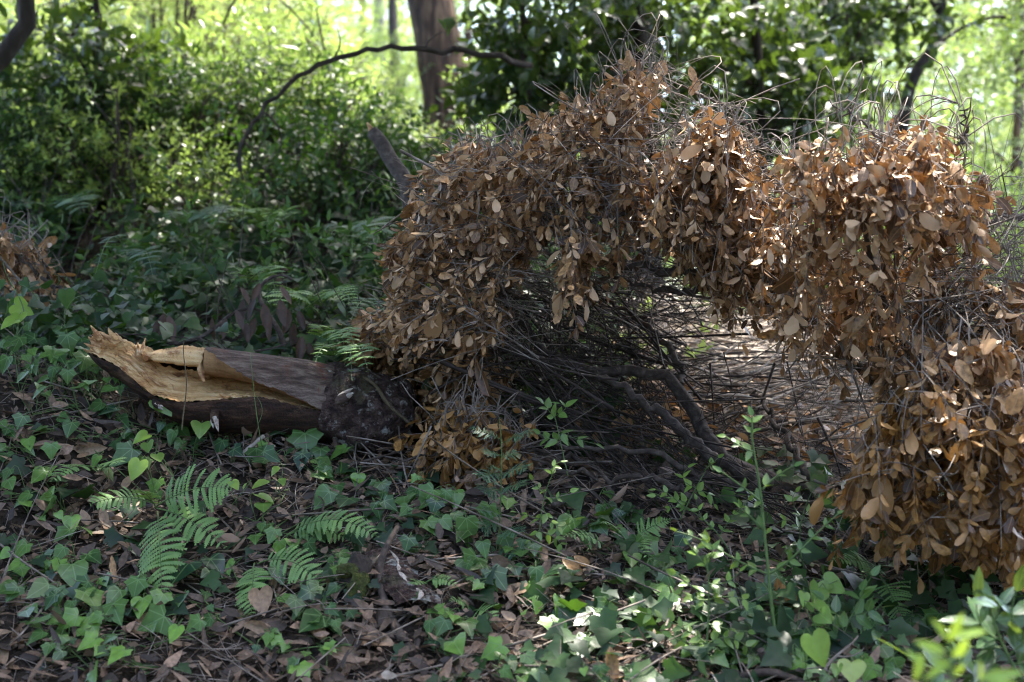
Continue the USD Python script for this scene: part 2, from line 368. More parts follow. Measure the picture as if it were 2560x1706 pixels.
# ------------------------------------------------------------------ shrubs and trees of the background
def spray_leaves(mb, centers, dirs, rng, nleaf, leaf, slen, proto, up=.35, tone=(.0, 1.0), spread=.9, wid=1.0):
    """Sprays of alternate leaves along short shoots."""
    N = len(centers); dirs = unit(dirs)
    t = np.linspace(0.05, 1, nleaf)[None, :, None]
    droop = np.array([0, 0, -1.0])
    pos = centers[:, None] + dirs[:, None] * slen * t + droop * (slen * .25) * t ** 2
    side = unit(np.cross(dirs, rng.normal(size=(N, 3))))
    ang = np.arange(nleaf)[None, :, None] * 2.4 + rng.uniform(0, 6, (N, 1, 1))
    s2 = np.cross(dirs, side)
    rad = np.cos(ang) * side[:, None] + np.sin(ang) * s2[:, None]
    d = unit(dirs[:, None] * .75 + rad * spread + rng.normal(scale=.2, size=(N, nleaf, 3)))
    n = unit(np.array([0, 0, up]) + rng.normal(scale=.45, size=(N, nleaf, 3)) + np.cross(d, np.cross(dirs[:, None] + 0 * d, d)) * .4)
    tn = np.clip(rng.uniform(tone[0], tone[1], (N, 1)) * .6 + rng.uniform(tone[0], tone[1], (N, nleaf)) * .4, 0, 1)
    sz = leaf * rng.uniform(.65, 1.2, (N, nleaf))
    VV, AA = proto.place(pos.reshape(-1, 3), d.reshape(-1, 3), n.reshape(-1, 3), sz.ravel(), tn.ravel(), fold=.25, bend=-.25, wid=wid)
    mb.many(VV, proto.f, AA)


def shrub(name, label, cat, group, mat, seed, h, w, nspray, leaf, proto=DIAM, slen=.25, loc=(0, 0, 0), stems=5, nleaf=11, bare=.25, wid=1.0, stem_mat='limb', up_dir=.7):
    rng = np.random.default_rng(seed)
    t = thing(name, label, cat, loc, group=group)
    fol, stm = MB(), MB()
    tips = []
    for k in range(stems):
        a = rng.uniform(0, 6.28); r = w * .5 * rng.uniform(.15, .8)
        top = np.array([math.cos(a) * r, math.sin(a) * r, h * rng.uniform(.6, 1.0)])
        pts = spline([(math.cos(a) * .04, math.sin(a) * .04, -.05), (top[0] * .45, top[1] * .45, top[2] * .5) + rng.normal(scale=.04, size=3), top], 9)
        stm.add(*tube(pts, np.linspace(.012 + h * .004, .004, 9), 5))
        tips.append(pts)
    C, D = [], []
    # clumps of sprays around points of the stems, so that the outline is uneven
    for k in range(nspray):
        pts = tips[rng.integers(stems)]; q = rng.uniform(bare, 1)
        b = pts[min(8, int(q * 8))]
        a = rng.uniform(0, 6.28); e = rng.normal(.3, .5)
        dv = unit(np.array([math.cos(a), math.sin(a), e + up_dir * .5]))
        reach = w * .42 * rng.uniform(.1, 1) ** .7 * (1.15 - .5 * q)
        C.append(b + dv * reach); D.append(dv + rng.normal(scale=.35, size=3))
        if k % 3 == 0:
            stm.add(*tube(spline([b, b + dv * reach * .6 + np.array([0, 0, .03]), C[-1] + unit(D[-1]) * slen * .7], 5), np.linspace(.005, .0015, 5), 3))
    spray_leaves(fol, np.array(C), np.array(D), rng, nleaf, leaf, slen, proto, wid=wid)
    stm.build('stem', M[stem_mat], t)
    fol.build('foliage', M[mat], t)
    return t


def on_ground(px, d, dz=0.0):
    x = (px - CX) / F * d
    return np.array([x, d, float(ht(x, d)) + dz])


R2 = np.random.default_rng(5)
# prototypes stand where one of their kind stands in the photograph
SUNNY = 'sunlit leafy shrub on the upper slope among its neighbours'
SHADY = 'shaded leafy shrub on the middle of the slope'
GS, GD = 'sunlit shrubs of the upper slope', 'shaded shrubs of the middle slope'
protos = [
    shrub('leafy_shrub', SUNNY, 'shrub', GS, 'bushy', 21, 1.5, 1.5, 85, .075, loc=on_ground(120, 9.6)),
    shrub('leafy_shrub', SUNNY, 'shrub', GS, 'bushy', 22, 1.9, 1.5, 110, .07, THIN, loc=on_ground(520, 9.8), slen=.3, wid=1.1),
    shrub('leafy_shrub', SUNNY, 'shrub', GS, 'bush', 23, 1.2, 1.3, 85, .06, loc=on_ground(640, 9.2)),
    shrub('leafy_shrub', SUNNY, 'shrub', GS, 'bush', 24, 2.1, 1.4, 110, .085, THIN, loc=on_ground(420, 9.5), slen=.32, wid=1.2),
]
spots = []
for row, (d, n, x0, x1, s) in enumerate([(9.1, 7, -120, 1120, .62), (9.9, 8, -60, 1180, .75), (11.2, 12, -100, 1250, 1.0), (13, 12, -100, 1300, 1.15), (15.5, 11, -100, 1350, 1.4), (18, 10, -100, 1350, 1.7)]):
    for k in range(n):
        px = x0 + (x1 - x0) * (k + R2.uniform(.1, .9)) / n
        dd, ss = d + R2.uniform(-.4, .5), s * R2.uniform(.8, 1.25)
        if 830 < px < 1320:
            if d > 10.5:
                continue
            ss *= .28
        elif 740 < px <= 830:
            if d > 12:
                continue
            ss *= .6
        spots.append((px, dd, ss))
for k, (px, d, s) in enumerate(spots):
    dup(protos[(k * 7 + k // 3) % 4], on_ground(px, d, -.05), R2.uniform(0, 6.28), s)
for px, d, s in ((850, 12.2, .75), (915, 13, .62), (975, 12.4, .55), (1010, 13.5, .5), (880, 15, .75), (950, 16, .7), (1180, 13, .55), (1000, 14, .75), (1035, 15, .85), (1010, 17, 1.0), (1230, 14, .6)):
    dup(protos[int(px) % 4], on_ground(px, d, -.05), R2.uniform(0, 6.28), s)
shady = [
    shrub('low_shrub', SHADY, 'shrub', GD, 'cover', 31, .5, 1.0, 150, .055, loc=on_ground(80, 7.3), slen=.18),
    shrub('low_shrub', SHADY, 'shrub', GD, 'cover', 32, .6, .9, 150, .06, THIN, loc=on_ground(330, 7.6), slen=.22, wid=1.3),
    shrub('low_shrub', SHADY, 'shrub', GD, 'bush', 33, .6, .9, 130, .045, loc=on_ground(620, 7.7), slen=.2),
]
for k in range(22):
    px = 0 + 960 * ((k * .618) % 1) + R2.uniform(-20, 20)
    d = R2.uniform(6.7, 8.4)
    if 540 < px < 720:
        d = 8.0
    dup(shady[k % 3], on_ground(px, d, -.04), R2.uniform(0, 6.28), R2.uniform(.7, 1.15))


def tree(name, label, group, seed, base, height, trunk_r, crowns, mat, bark, leaf=.09, proto=DIAM, lean=(0, 0), slen=.35, nleaf=12, trunk_pts=None, cover=.5, avoid=None, k=10, bumpy=.15):
    """A tapered trunk with limbs that reach into each clump of its crown. crowns: (dx, dy, z, rx, ry, rz, sprays) about the base."""
    rng = np.random.default_rng(seed)
    t = thing(name, label, 'tree', base, group=group)
    tr = MB()
    if trunk_pts is None:
        trunk_pts = [(0, 0, -.2), (lean[0] * .4, lean[1] * .4, height * .4), (lean[0], lean[1], height)]
    pts = spline(trunk_pts, 24)
    tr.add(*tube(pts, trunk_r * np.linspace(1.1, .45, 24), k * 2, bump=bumpy, seed=seed))
    tr.build('trunk', M[bark], t)
    fol = MB(); li = MB()
    for (dx, dy, z, rx, ry, rz, ns) in crowns:
        c = np.array([dx, dy, z])
        b = pts[np.argmin(np.abs(pts[:, 2] - max(z - rz * .8, pts[2, 2])))]
        limb = spline([b, (b + c) / 2 + rng.normal(scale=.12, size=3) + np.array([0, 0, .15]), c], 9)
        li.add(*tube(limb, np.linspace(min(trunk_r * .35, .03), .008, 9), 6, bump=.1))
        # clumps inside the ellipsoid
        u = rng.normal(size=(ns, 3)); u = unit(u) * (rng.uniform(0, 1, (ns, 1)) ** .45)
        C = c + u * np.array([rx, ry, rz]); D = unit(u * .8 + rng.normal(scale=.5, size=(ns, 3)))
        if avoid is not None:
            ok = avoid(C + np.asarray(base)); C, D = C[ok], D[ok]
        for q in range(0, len(C), 9):
            tw_ = spline([limb[rng.integers(4, 9)], C[q]], 8)
            if avoid is None or gaps_open(tw_ + np.asarray(base)).all():
                li.add(*tube(tw_, np.linspace(.006, .003, 8), 3))
        if len(C):
            spray_leaves(fol, C, D, rng, nleaf, leaf, slen, proto)
    li.build('limbs', M[bark], t)
    fol.build('crown', M[mat], t)
    return t


# the thick leaning trunk behind the brush, its crown above the picture
b = on_ground(1096, 12.5)
off = lambda px, py, d: P(px, py, d) - b
tree('thick_tree', 'thick rough-barked trunk leaning left behind the sunlit bushes', None, 41, b, 6, .215, [(-.6, 1.5, 6.2, 1.6, 1.6, 1.0, 160), (.8, .8, 6.8, 1.5, 1.5, 1.0, 140)], 'bush', 'bark',
     trunk_pts=[(0.06, 0, -.3), off(1120, 270, 12.5), off(1100, 130, 12.5), off(1076, 0, 12.5), off(1040, -180, 12.5), (-.5, 0, 6.3)], k=16)

# far thin trunks
for px, py, d, r, lab, mat_ in ((490, 60, 15, .13, 'grey shadowed trunk standing among the bright leaves at upper left', 'bark'), (650, 30, 17, .085, 'dark thin trunk at the top edge above the sunlit bushes', 'darkbark'),
                               (952, 60, 20, .095, 'pale grey trunk against the sky left of the thick trunk', 'palebark'), (985, 60, 17, .06, 'slender dark trunk beside the pale grey trunk', 'darkbark'), (1172, 120, 16, .05, 'slender bent trunk right of the thick trunk', 'bark')):
    base = on_ground(px + 12, d)
    tree('slender_tree', lab, None, int(px), base, 7, r, [(-.3, 0, 6.3, 1.4, 1.4, .9, 90), (.5, .4, 7.2, 1.4, 1.4, .9, 90)], 'bush', mat_, lean=(-.25, 0), leaf=.11, k=6)

# chosen sun patches: gaps are cut in the unseen leaf roof to light them: (point, radius)
SPOTS = [(P(1240, 350, 4.25), .07), (P(1100, 430, 4.2), .05), (P(1000, 700, 4.2), .035), (P(1330, 650, 4.0), .05), (P(1650, 520, 4.1), .06), (P(300, 860, 4.15), .03), (P(2320, 700, 3.7), .06), (P(2200, 1180, 3.4), .04), (P(1830, 880, 6.7), .45), (P(1950, 1040, 6.3), .45), (P(2400, 1580, 1.75), .05), (P(2020, 930, 6.6), .62), (P(1760, 960, 6.3), .45), (P(2170, 400, 3.55), .20), (P(2010, 440, 3.6), .14), (P(1520, 330, 4.1), .10), (P(2230, 1420, 3.45), .05), (P(1430, 330, 4.2), .07), (P(2060, 640, 3.5), .06),
         (P(1700, 480, 4.0), .06), (P(660, 545, 6.6), .13), (P(1560, 820, 6.2), .16), (P(1430, 900, 5.6), .10), (P(800, 400, 8.0), .3), (P(300, 330, 8.0), .25), (P(640, 460, 7.6), .12), (P(430, 620, 6.4), .05), (P(760, 775, 5.6), .06), (P(1840, 470, 3.7), .05),
         (P(330, 1280, 3.7), .03), (P(1640, 1250, 3.9), .03)]


def shade_keep(C):
    """A leaf roof out of the picture: keeps what is above the frame and leaves the gaps that the sun patches come through."""
    return gaps_open(C) & ((C[:, 2] - CAMZ) > .2425 * np.maximum(C[:, 1], 0) + .42)


def gaps_open(C):
    ok = np.ones(len(C), bool)
    for p, r in SPOTS:
        v = C - p; along = v @ SUN
        dist = np.linalg.norm(v - along[:, None] * SUN, axis=1)
        ok &= ~((along > 0) & (dist < r + (.45 if r > .13 else .22)))
    return ok


def roof(cells, base, seed):
    return [(x - base[0], y - base[1], z - base[2], rx, ry, rz, n) for (x, y, z, rx, ry, rz, n) in cells]


# dark tree right of centre: trunk in the frame, its lower leaves in front of the sky, its unseen crown laid out to block the sun
b = on_ground(1545, 9.0)
cells = [(1.2 + dx, 7.0 + dy, CAMZ + z, 1.45, 1.25, .5, 190) for dx, dy, z in ((-1.6, -1.6, 3.3), (0, -1.4, 3.6), (1.6, -1.3, 3.5), (-1.2, .6, 3.7), (.7, .8, 3.9), (2.3, .6, 3.9), (2.8, -2.4, 3.2), (.5, 1.9, 4.3), (2.6, 1.9, 4.3), (3.9, -1.2, 3.6), (.8, -2.2, 3.0), (2.4, -1.9, 3.2), (.1, -2.4, 3.6), (1.1, -2.4, 3.5), (2.0, -2.6, 3.4), (-.8, -2.4, 3.3), (.4, -2.0, 3.3), (1.3, -1.8, 3.2))]
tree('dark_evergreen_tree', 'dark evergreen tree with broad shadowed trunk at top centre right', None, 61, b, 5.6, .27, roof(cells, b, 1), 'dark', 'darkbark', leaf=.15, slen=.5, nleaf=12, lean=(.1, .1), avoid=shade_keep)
b2 = on_ground(30, 6.6)
cells = [(-1.8 + dx, 6.2 + dy, CAMZ + z, 1.45, 1.25, .5, 190) for dx, dy, z in ((-1.5, -1.5, 3.2), (.2, -1.4, 3.3), (1.6, -1.6, 3.3), (-1.3, .6, 3.6), (.6, .7, 3.8), (1.9, .6, 3.7), (-1.4, 2.0, 4.1), (.5, 2.1, 4.2), (2.0, 2.0, 4.2), (-3, 0, 3.5), (-3, -1.5, 3.4), (0, -1.6, 3.0), (1.5, -1.7, 3.0), (-1.2, -1.6, 3.0), (.4, .0, 3.3), (1.7, -.4, 3.2), (-1, .9, 3.4), (.8, -1.6, 3.6), (2.2, -1.4, 3.6), (2.4, -1.7, 3.1), (-.4, -.6, 3.6))]  # unseen crown above the frame, laid out to keep sun off the foreground
off = lambda px, py, d: P(px, py, d) - b2
tree('curved_tree', 'dark curved trunk bending up at the top left corner', None, 62, b2, 4.6, .048, roof(cells, b2, 2), 'dark', 'darkbark', leaf=.15, slen=.5, avoid=shade_keep,
     trunk_pts=[(-.75, 0, -.1), off(-90, 230, 6.6), off(-30, 168, 6.6), off(18, 135, 6.6), off(52, 98, 6.6), off(68, 55, 6.6), off(68, 10, 6.6), off(60, -60, 6.6), off(120, -300, 6.6), (.8, .3, 4.2)], k=8, bumpy=.08)


SB, GB = 'unseen tree added around the camera to shade the clearing', 'unseen trees added around the camera for shade'  # unseen trees, added to cut the flat sky light from the front
base = np.array([-2.6, -4.2, float(ht(-2.6, -4.2))])
behind = tree('added_shade_tree', SB, GB, 160, base, 6, .12, [(-.7, 0, .7, 1.3, .9, .9, 110), (.8, .2, 1.3, 1.3, .9, .9, 110), (-1.0, 0, 2.5, 1.4, 1.1, .9, 130), (1.0, .2, 3.0, 1.4, 1.1, .9, 130), (0, .1, 4.3, 1.5, 1.3, 1.0, 130), (-.6, 1.2, 5.6, 1.6, 1.3, 1.0, 140), (.8, 2.4, 6.4, 1.6, 1.3, .9, 140)], 'dark', 'darkbark', leaf=.17, slen=.5)
for k, (x, y) in enumerate(((-.2, -5.0), (2.4, -4.4), (4.8, -2.6), (-5.2, -2.4), (-6.0, .6), (6.0, .4), (-4.4, 2.0), (7.2, 3.4))):
    dup(behind, (x, y, float(ht(x, y))), (-.35, .1, .45, .9, -.8, -1.3, 1.4, -1.2, 1.5)[k], 1.0)


# dark leaf boughs in the picture: hung from these trees and from neighbours, each a young tree of its own
def sapling(name, label, d, px, top, crowns, mat, seed, leaf, proto, r=.03, bark='darkbark', nleaf=11, slen=.28, group=None, cat_px=None):
    base = on_ground(px, d)
    o = lambda x, y, dd=d: P(x, y, dd) - base
    cr = [(*o(cx, cy, d + dz), rx / F * d, rz_d, ry / F * d, n) for (cx, cy, dz, rx, ry, rz_d, n) in crowns]
    return tree(name, label, group, seed, base, 1, r, cr, mat, bark, leaf=leaf, proto=proto, slen=slen, nleaf=nleaf, k=4,
                trunk_pts=[(0, 0, -.1), o(px + (top[0] - px) * .4 + 8, 853 + (top[1] - 853) * .45), o(*top)])


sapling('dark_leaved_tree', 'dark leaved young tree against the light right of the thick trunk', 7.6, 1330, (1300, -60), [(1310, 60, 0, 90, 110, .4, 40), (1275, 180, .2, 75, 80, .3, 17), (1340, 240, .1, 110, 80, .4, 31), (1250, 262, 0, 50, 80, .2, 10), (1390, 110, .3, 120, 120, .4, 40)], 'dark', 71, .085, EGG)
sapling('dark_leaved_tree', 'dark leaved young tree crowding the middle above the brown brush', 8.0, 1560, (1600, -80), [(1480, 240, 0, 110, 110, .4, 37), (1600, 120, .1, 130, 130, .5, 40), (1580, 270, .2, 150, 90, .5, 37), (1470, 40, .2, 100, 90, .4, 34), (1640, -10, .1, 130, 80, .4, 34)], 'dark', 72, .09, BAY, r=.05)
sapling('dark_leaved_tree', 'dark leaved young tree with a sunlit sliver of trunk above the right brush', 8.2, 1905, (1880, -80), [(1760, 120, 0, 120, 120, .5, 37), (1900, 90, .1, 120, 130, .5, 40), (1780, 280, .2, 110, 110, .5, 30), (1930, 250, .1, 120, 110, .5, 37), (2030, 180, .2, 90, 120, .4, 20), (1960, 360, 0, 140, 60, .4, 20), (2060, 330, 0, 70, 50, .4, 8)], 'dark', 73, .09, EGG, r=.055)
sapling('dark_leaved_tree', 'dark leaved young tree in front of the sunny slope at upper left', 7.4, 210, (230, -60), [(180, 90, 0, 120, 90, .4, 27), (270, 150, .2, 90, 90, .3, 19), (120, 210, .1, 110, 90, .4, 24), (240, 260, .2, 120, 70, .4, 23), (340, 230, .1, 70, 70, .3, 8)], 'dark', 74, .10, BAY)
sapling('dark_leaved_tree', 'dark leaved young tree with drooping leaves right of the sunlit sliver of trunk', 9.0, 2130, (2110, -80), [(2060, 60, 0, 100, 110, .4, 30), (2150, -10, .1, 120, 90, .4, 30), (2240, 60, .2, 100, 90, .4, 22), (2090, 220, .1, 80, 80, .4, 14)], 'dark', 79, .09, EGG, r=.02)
sapling('green_sapling', 'green sapling with narrow leaves in front of the arched branch', 8.2, 800, (790, 20), [(790, 120, 0, 70, 110, .25, 24), (820, 250, 0, 60, 60, .2, 10), (560, 60, .2, 70, 80, .2, 18)], 'bush', 75, .10, THIN, r=.014, bark='limb')

# bright trees at the right and the far wood
for k, (px, d, h, crowns, mat_, lab) in enumerate([
    (2260, 9.6, 4.5, [(-.6, 0, 2.6, .9, .9, .6, 120), (.5, .2, 3.1, 1.0, .9, .7, 150), (-.2, .3, 3.9, 1.2, 1, .7, 150), (1.2, .5, 2.2, .8, .8, .5, 80)], 'pale', 'sunny tree with a dark forked trunk at the upper right'),
    (2520, 12, 4.5, [(0, 0, 2.4, .9, .9, .6, 120), (.3, .2, 3.3, 1.0, .9, .7, 130), (-.5, .2, 1.5, .7, .7, .45, 90)], 'pale', 'sunny tree at the right edge behind the brown brush'),
    (2080, 15, 5, [(0, 0, 2.7, 1.1, .9, .7, 120), (.6, .2, 3.6, 1.2, .9, .7, 130), (-.8, .3, 3.5, 1.1, 1, .7, 110), (0, 0, 1.3, .9, .9, .5, 90)], 'bushy', 'yellow green tree between the dark leaves and the forked trunk'),
    (1750, 15, 5, [(0, 0, 1.7, 1.1, .9, .7, 110), (.6, .2, 3.0, 1.2, .9, .7, 90), (-.8, .3, 2.5, 1.1, 1, .7, 90)], 'bushy', 'bright tree glimpsed behind the dark leaved young trees'),
    (1400, 16, 5, [(0, 0, 1.4, 1.1, .9, .7, 90), (-.8, .3, 1.8, 1.1, 1, .7, 70)], 'bushy', 'bright tree glimpsed right of the thick trunk')]):
    base = on_ground(px, d)
    if k == 0:
        o = lambda x, y: P(x, y, d) - base
        tree('sunny_tree', lab, None, 80 + k, base, h, .06, crowns, mat_, 'darkbark', leaf=.075, trunk_pts=[(0.1, 0, -.2), o(2250, 420), o(2272, 230), o(2290, 180), o(2325, 130), o(2350, 60), o(2360, -200)], k=6)
    else:
        tree('sunny_tree', lab, None, 80 + k, base, h, .04, crowns, mat_, 'bark', leaf=.075, k=6, lean=(.2, 0))
far = [tree('far_tree', 'blurred pale tree of the far wood', 'pale trees of the far wood', 91, on_ground(2420, 24), 6, .14, [(0, 0, 2.2, 1.8, 1.5, 1.1, 130), (1, 0, 4, 1.8, 1.5, 1.1, 130), (-1, .2, 3.8, 1.8, 1.5, 1.1, 130), (0, 0, 5.6, 2, 1.5, 1.1, 120)], 'pale', 'bark', leaf=.16, slen=.6, k=6),
       tree('far_tree', 'blurred pale tree of the far wood', 'pale trees of the far wood', 92, on_ground(700, 24), 6, .14, [(0, 0, 1.8, 1.8, 1.5, 1.1, 130), (1.2, 0, 3.2, 1.8, 1.5, 1.1, 110), (-1, .2, 4.4, 1.8, 1.5, 1.1, 130)], 'bushy', 'bark', leaf=.15, slen=.6, k=6)]
for px, d, s, q in ((100, 26, 1.1, 1), (330, 22, .95, 1), (560, 27, 1.2, 0), (905, 24, .85, 1), (980, 30, .9, 0), (1250, 25, .8, 0), (1640, 22, .6, 0), (1850, 26, .7, 1), (2020, 30, 1.1, 0), (2180, 33, 1.0, 0), (2560, 28, 1.1, 0), (2640, 19, .9, 1), (2330, 40, .9, 1), (1380, 40, 1.2, 0), (1950, 42, 1.2, 1)):
    dup(far[q], on_ground(px, d, -.1), R2.uniform(0, 6.28), s)
bright_low = shrub('bright_bush', 'bright leafy bush in the hollow behind the brown brush', 'shrub', 'bright bushes of the hollow behind the brush', 'bush', 95, 1.0, 1.3, 150, .07, loc=on_ground(2480, 9))
GR = 'green trees closing the clearing at the upper right'
gt = tree('green_tree', 'leafy green tree of the stand at the upper right', GR, 97, on_ground(2070, 10.5), 5, .04, [(0, 0, 1.9, .8, .7, .5, 60), (.5, .2, 2.7, .9, .8, .6, 75), (-.5, .1, 2.6, .9, .8, .6, 75), (0, 0, 3.5, 1.1, .9, .6, 85)], 'bush', 'darkbark', leaf=.075, k=5, lean=(.1, 0))
for px, d, s in ((2000, 12, 1.05), (2660, 10, 1.0), (2250, 15, 1.25), (2540, 16, 1.4), (1000, 19, .8), (1820, 13, 1.1), (1560, 13.5, 1.1), (1330, 14, 1.1)):
    dup(gt, on_ground(px, d, -.05), R2.uniform(0, 6.28), s)
for px, d, s in ((2300, 10, .9), (2560, 8, .7), (2100, 10.5, .9), (1900, 10, .8), (1700, 11, .9), (1500, 10.5, .9), (1350, 10, .9), (1240, 9.6, .7), (2420, 12, 1.2), (2000, 13, 1.2), (1600, 13, 1.2), (2650, 11, 1.1)):
    dup(bright_low, on_ground(px, d, -.05), R2.uniform(0, 6.28), s)


def branch_thing(name, label, pts, r0, r1, mat='limb', n=28, k=7, cat='branch', bump=.12, parts=(), kink=0.0):
    """A bare branch: a main stem, further stems as parts of their own."""
    p0 = np.asarray(pts[0], float)
    t = thing(name, label, cat, p0)
    m = MB(); q = spline(pts, n) - p0
    if kink:
        kr = np.random.default_rng(len(label)); q[1:-1] += kr.normal(scale=kink, size=(n - 2, 3))
    m.add(*tube(q, np.linspace(r0, r1, n), k, bump=bump, seed=len(label)))
    m.build('stem', M[mat], t)
    for pp, a, c in parts:
        m = MB(); m.add(*tube(spline(pp, 14) - p0, np.linspace(a, c, 14), 5, bump=.1)); m.build('side_branch', M[mat], t)
    return t


branch_thing('arched_branch', 'long bare arched branch curving over the sunlit bushes to the right', [P(600, 430, 6.45), P(606, 350, 6.45), P(660, 265, 6.45), P(740, 195, 6.45), P(830, 150, 6.5), P(960, 118, 6.55), P(1060, 128, 6.6), P(1130, 122, 6.65), P(1235, 138, 6.7), P(1330, 165, 6.8)], .009, .016, 'darkbark', n=30, bump=.35, kink=.010,
             parts=[([P(606, 350, 6.45), P(600, 400, 6.42), P(608, 450, 6.4)], .009, .005), ([P(650, 275, 6.45), P(700, 330, 6.45), P(690, 400, 6.45)], .006, .003), ([P(830, 150, 6.5), P(850, 110, 6.5), P(842, 70, 6.5)], .005, .002), ([P(1060, 128, 6.6), P(1075, 100, 6.6), P(1110, 80, 6.6)], .005, .002), ([P(740, 195, 6.45), P(700, 200, 6.4), P(660, 190, 6.4)], .004, .0015)])
branch_thing('bent_branch', 'thin bent twig curving up below the arched branch', [P(640, 460, 7.0), P(690, 440, 7.0), P(730, 360, 7.0), P(800, 312, 7.05), P(870, 325, 7.1), P(930, 300, 7.1)], .009, .005, 'darkbark', n=26)
branch_thing('broken_snag', 'grey broken snag with torn orange tip rising left of the brown leaves', [P(1075, 590, 5.0), P(1035, 535, 5.0), P(1012, 450, 5.02), P(985, 412, 5.05), P(958, 365, 5.08), P(930, 330, 5.1)], .036, .024, 'limb', n=24, k=10,
             parts=[([P(1015, 500, 5.0), P(1008, 545, 4.98), P(1003, 575, 4.96)], .008, .004)])
sn = stage.GetPrimAtPath('/World/broken_snag'); p0 = P(1075, 590, 5.0)
m = MB()
for dx, dy, ln in ((-10, 0, 26), (4, 8, 12), (-4, 4, 20), (12, 16, 6)):
    a = P(930 + dx * .4 + 8, 333 + dy, 5.09) - p0; c = P(918 + dx * .6 + 6, 333 + dy - ln, 5.09) - p0
    m.add(*tube(spline([a, c], 4), np.linspace(.016, .004, 4), 5))
m.build('torn_tip', M['tornwood'], sn)

# ------------------------------------------------------------------ the broken log
LOGD = 4.30
st = np.array([  # px, centre py, radius px, lower edge py of the split, upper edge of the split, how deep the split lies (0..1)
    (226, 862, 26, 880, 838, .25), (258, 878, 42, 893, 836, .3), (295, 893, 54, 908, 842, .35), (340, 923, 57, 944, 869, .42), (400, 962, 66, 988, 915, .55), (440, 972, 82, 998, 925, .60), (475, 974, 92, 1002, 928, .62),
    (530, 978, 98, 1000, 938, .62), (590, 984, 98, 994, 948, .60), (640, 988, 97, 990, 957, .56), (700, 996, 96, 999, 976, .45), (760, 1006, 97, 1014, 998, .3), (812, 1016, 95, 1026, 1020, .12)])
ends = np.array([(860, 1026, 97), (905, 1036, 99), (950, 1042, 95), (990, 1046, 84), (1018, 1047, 64), (1034, 1048, 34)])
allc = np.vstack([st[:, :3], ends])
depth_at = lambda px: LOGD + .10 * (px - 226) / 800
px2m = LOGD / F


def ctr(px):
    cy = np.interp(px, allc[:, 0], allc[:, 1])
    d = depth_at(px)
    return np.array([(px - CX) / F * LOGD, d, CAMZ + (CY - cy) / F * LOGD])


log = thing('fallen_log', 'broken fallen log split open to bright tan wood on the bank', 'log', ctr(600))
LP = ctr(600)
pxs = np.linspace(226, 1030, 150)
CI = lambda a: PchipInterpolator(st[:, 0], a)
Rfun = PchipInterpolator(allc[:, 0], allc[:, 2] * px2m * 1.05); Cfun = PchipInterpolator(allc[:, 0], allc[:, 1])
Lof, Uof, Dof = CI(st[:, 3]), CI(st[:, 4]), CI(st[:, 5])


def frame(px):
    c = np.array([(px - CX) / F * LOGD, depth_at(px), CAMZ + (CY - float(Cfun(px))) / F * LOGD])
    return c, float(Rfun(px))


def sect(px, phi, rr=1.0):
    """A point of the log's skin: phi from the side that faces the camera (0), over the top (90)."""
    c, R = frame(px)
    return c + R * rr * np.array([0, -math.cos(phi), math.sin(phi)])


def grid_mesh(Gd, flip=False):
    a, b_ = Gd.shape[:2]
    i = (np.arange(a - 1)[:, None] * b_ + np.arange(b_ - 1)[None]).ravel()
    Fc = np.concatenate([np.stack([i, i + 1, i + b_ + 1], -1), np.stack([i, i + b_ + 1, i + b_], -1)])
    return Gd.reshape(-1, 3), (Fc[:, ::-1] if flip else Fc)


def bumped(Gd, amp, sc, seed, stretch=(1, 1, 1)):
    n = unit(np.cross(np.gradient(Gd, axis=0), np.gradient(Gd, axis=1)))
    return Gd + n * (amp * (meshkit.fbm(Gd * sc * np.array(stretch), 4, seed) - .5) * 2)[..., None]


def add_grid(mb, Gd, flip=False):
    V, Fc = grid_mesh(Gd, flip); mb.add(V - LP, Fc)


rag = lambda px, s, a: a * (meshkit.noise(np.array([px / 9.0, s, 0.0]), 7) - .5) + a * .6 * (meshkit.noise(np.array([px / 3.1, s, 0.0]), 8) - .5)
# lower bark: from the split's lower edge down, under and up the back
mb = MB(); rows = []
for px in np.linspace(226, 815, 130):
    c, R = frame(px)
    cy = float(Cfun(px)); ph1 = math.asin(np.clip((cy - float(Lof(px)) + rag(px, 1.0, 5)) / (R / px2m), -.98, .98))
    ph = np.linspace(ph1, -math.pi * 1.42, 44)
    rows.append([sect(px, q, 1.0) for q in ph])
add_grid(mb, bumped(np.array(rows), .008, 9, 1, (.5, 1, 1)))
mb.build('lower_bark', M['logbark'], log)
# the bare right end, knobbly and with lichen
mb = MB(); rows = []
for px in np.linspace(806, 1030, 60):
    rows.append([sect(px + 16 * (float(meshkit.noise(np.array([math.cos(q) * 3, math.sin(q) * 3, 0.]), 5)) - .3) * max(0, 1 - (px - 806) / 60), q, 1.0 + .05 * min(1, (px - 800) / 40)) for q in np.linspace(0, -2 * math.pi, 96)])
add_grid(mb, bumped(np.array(rows), .034, 12, 2))
mb.build('lichen_bark', M['logend'], log)
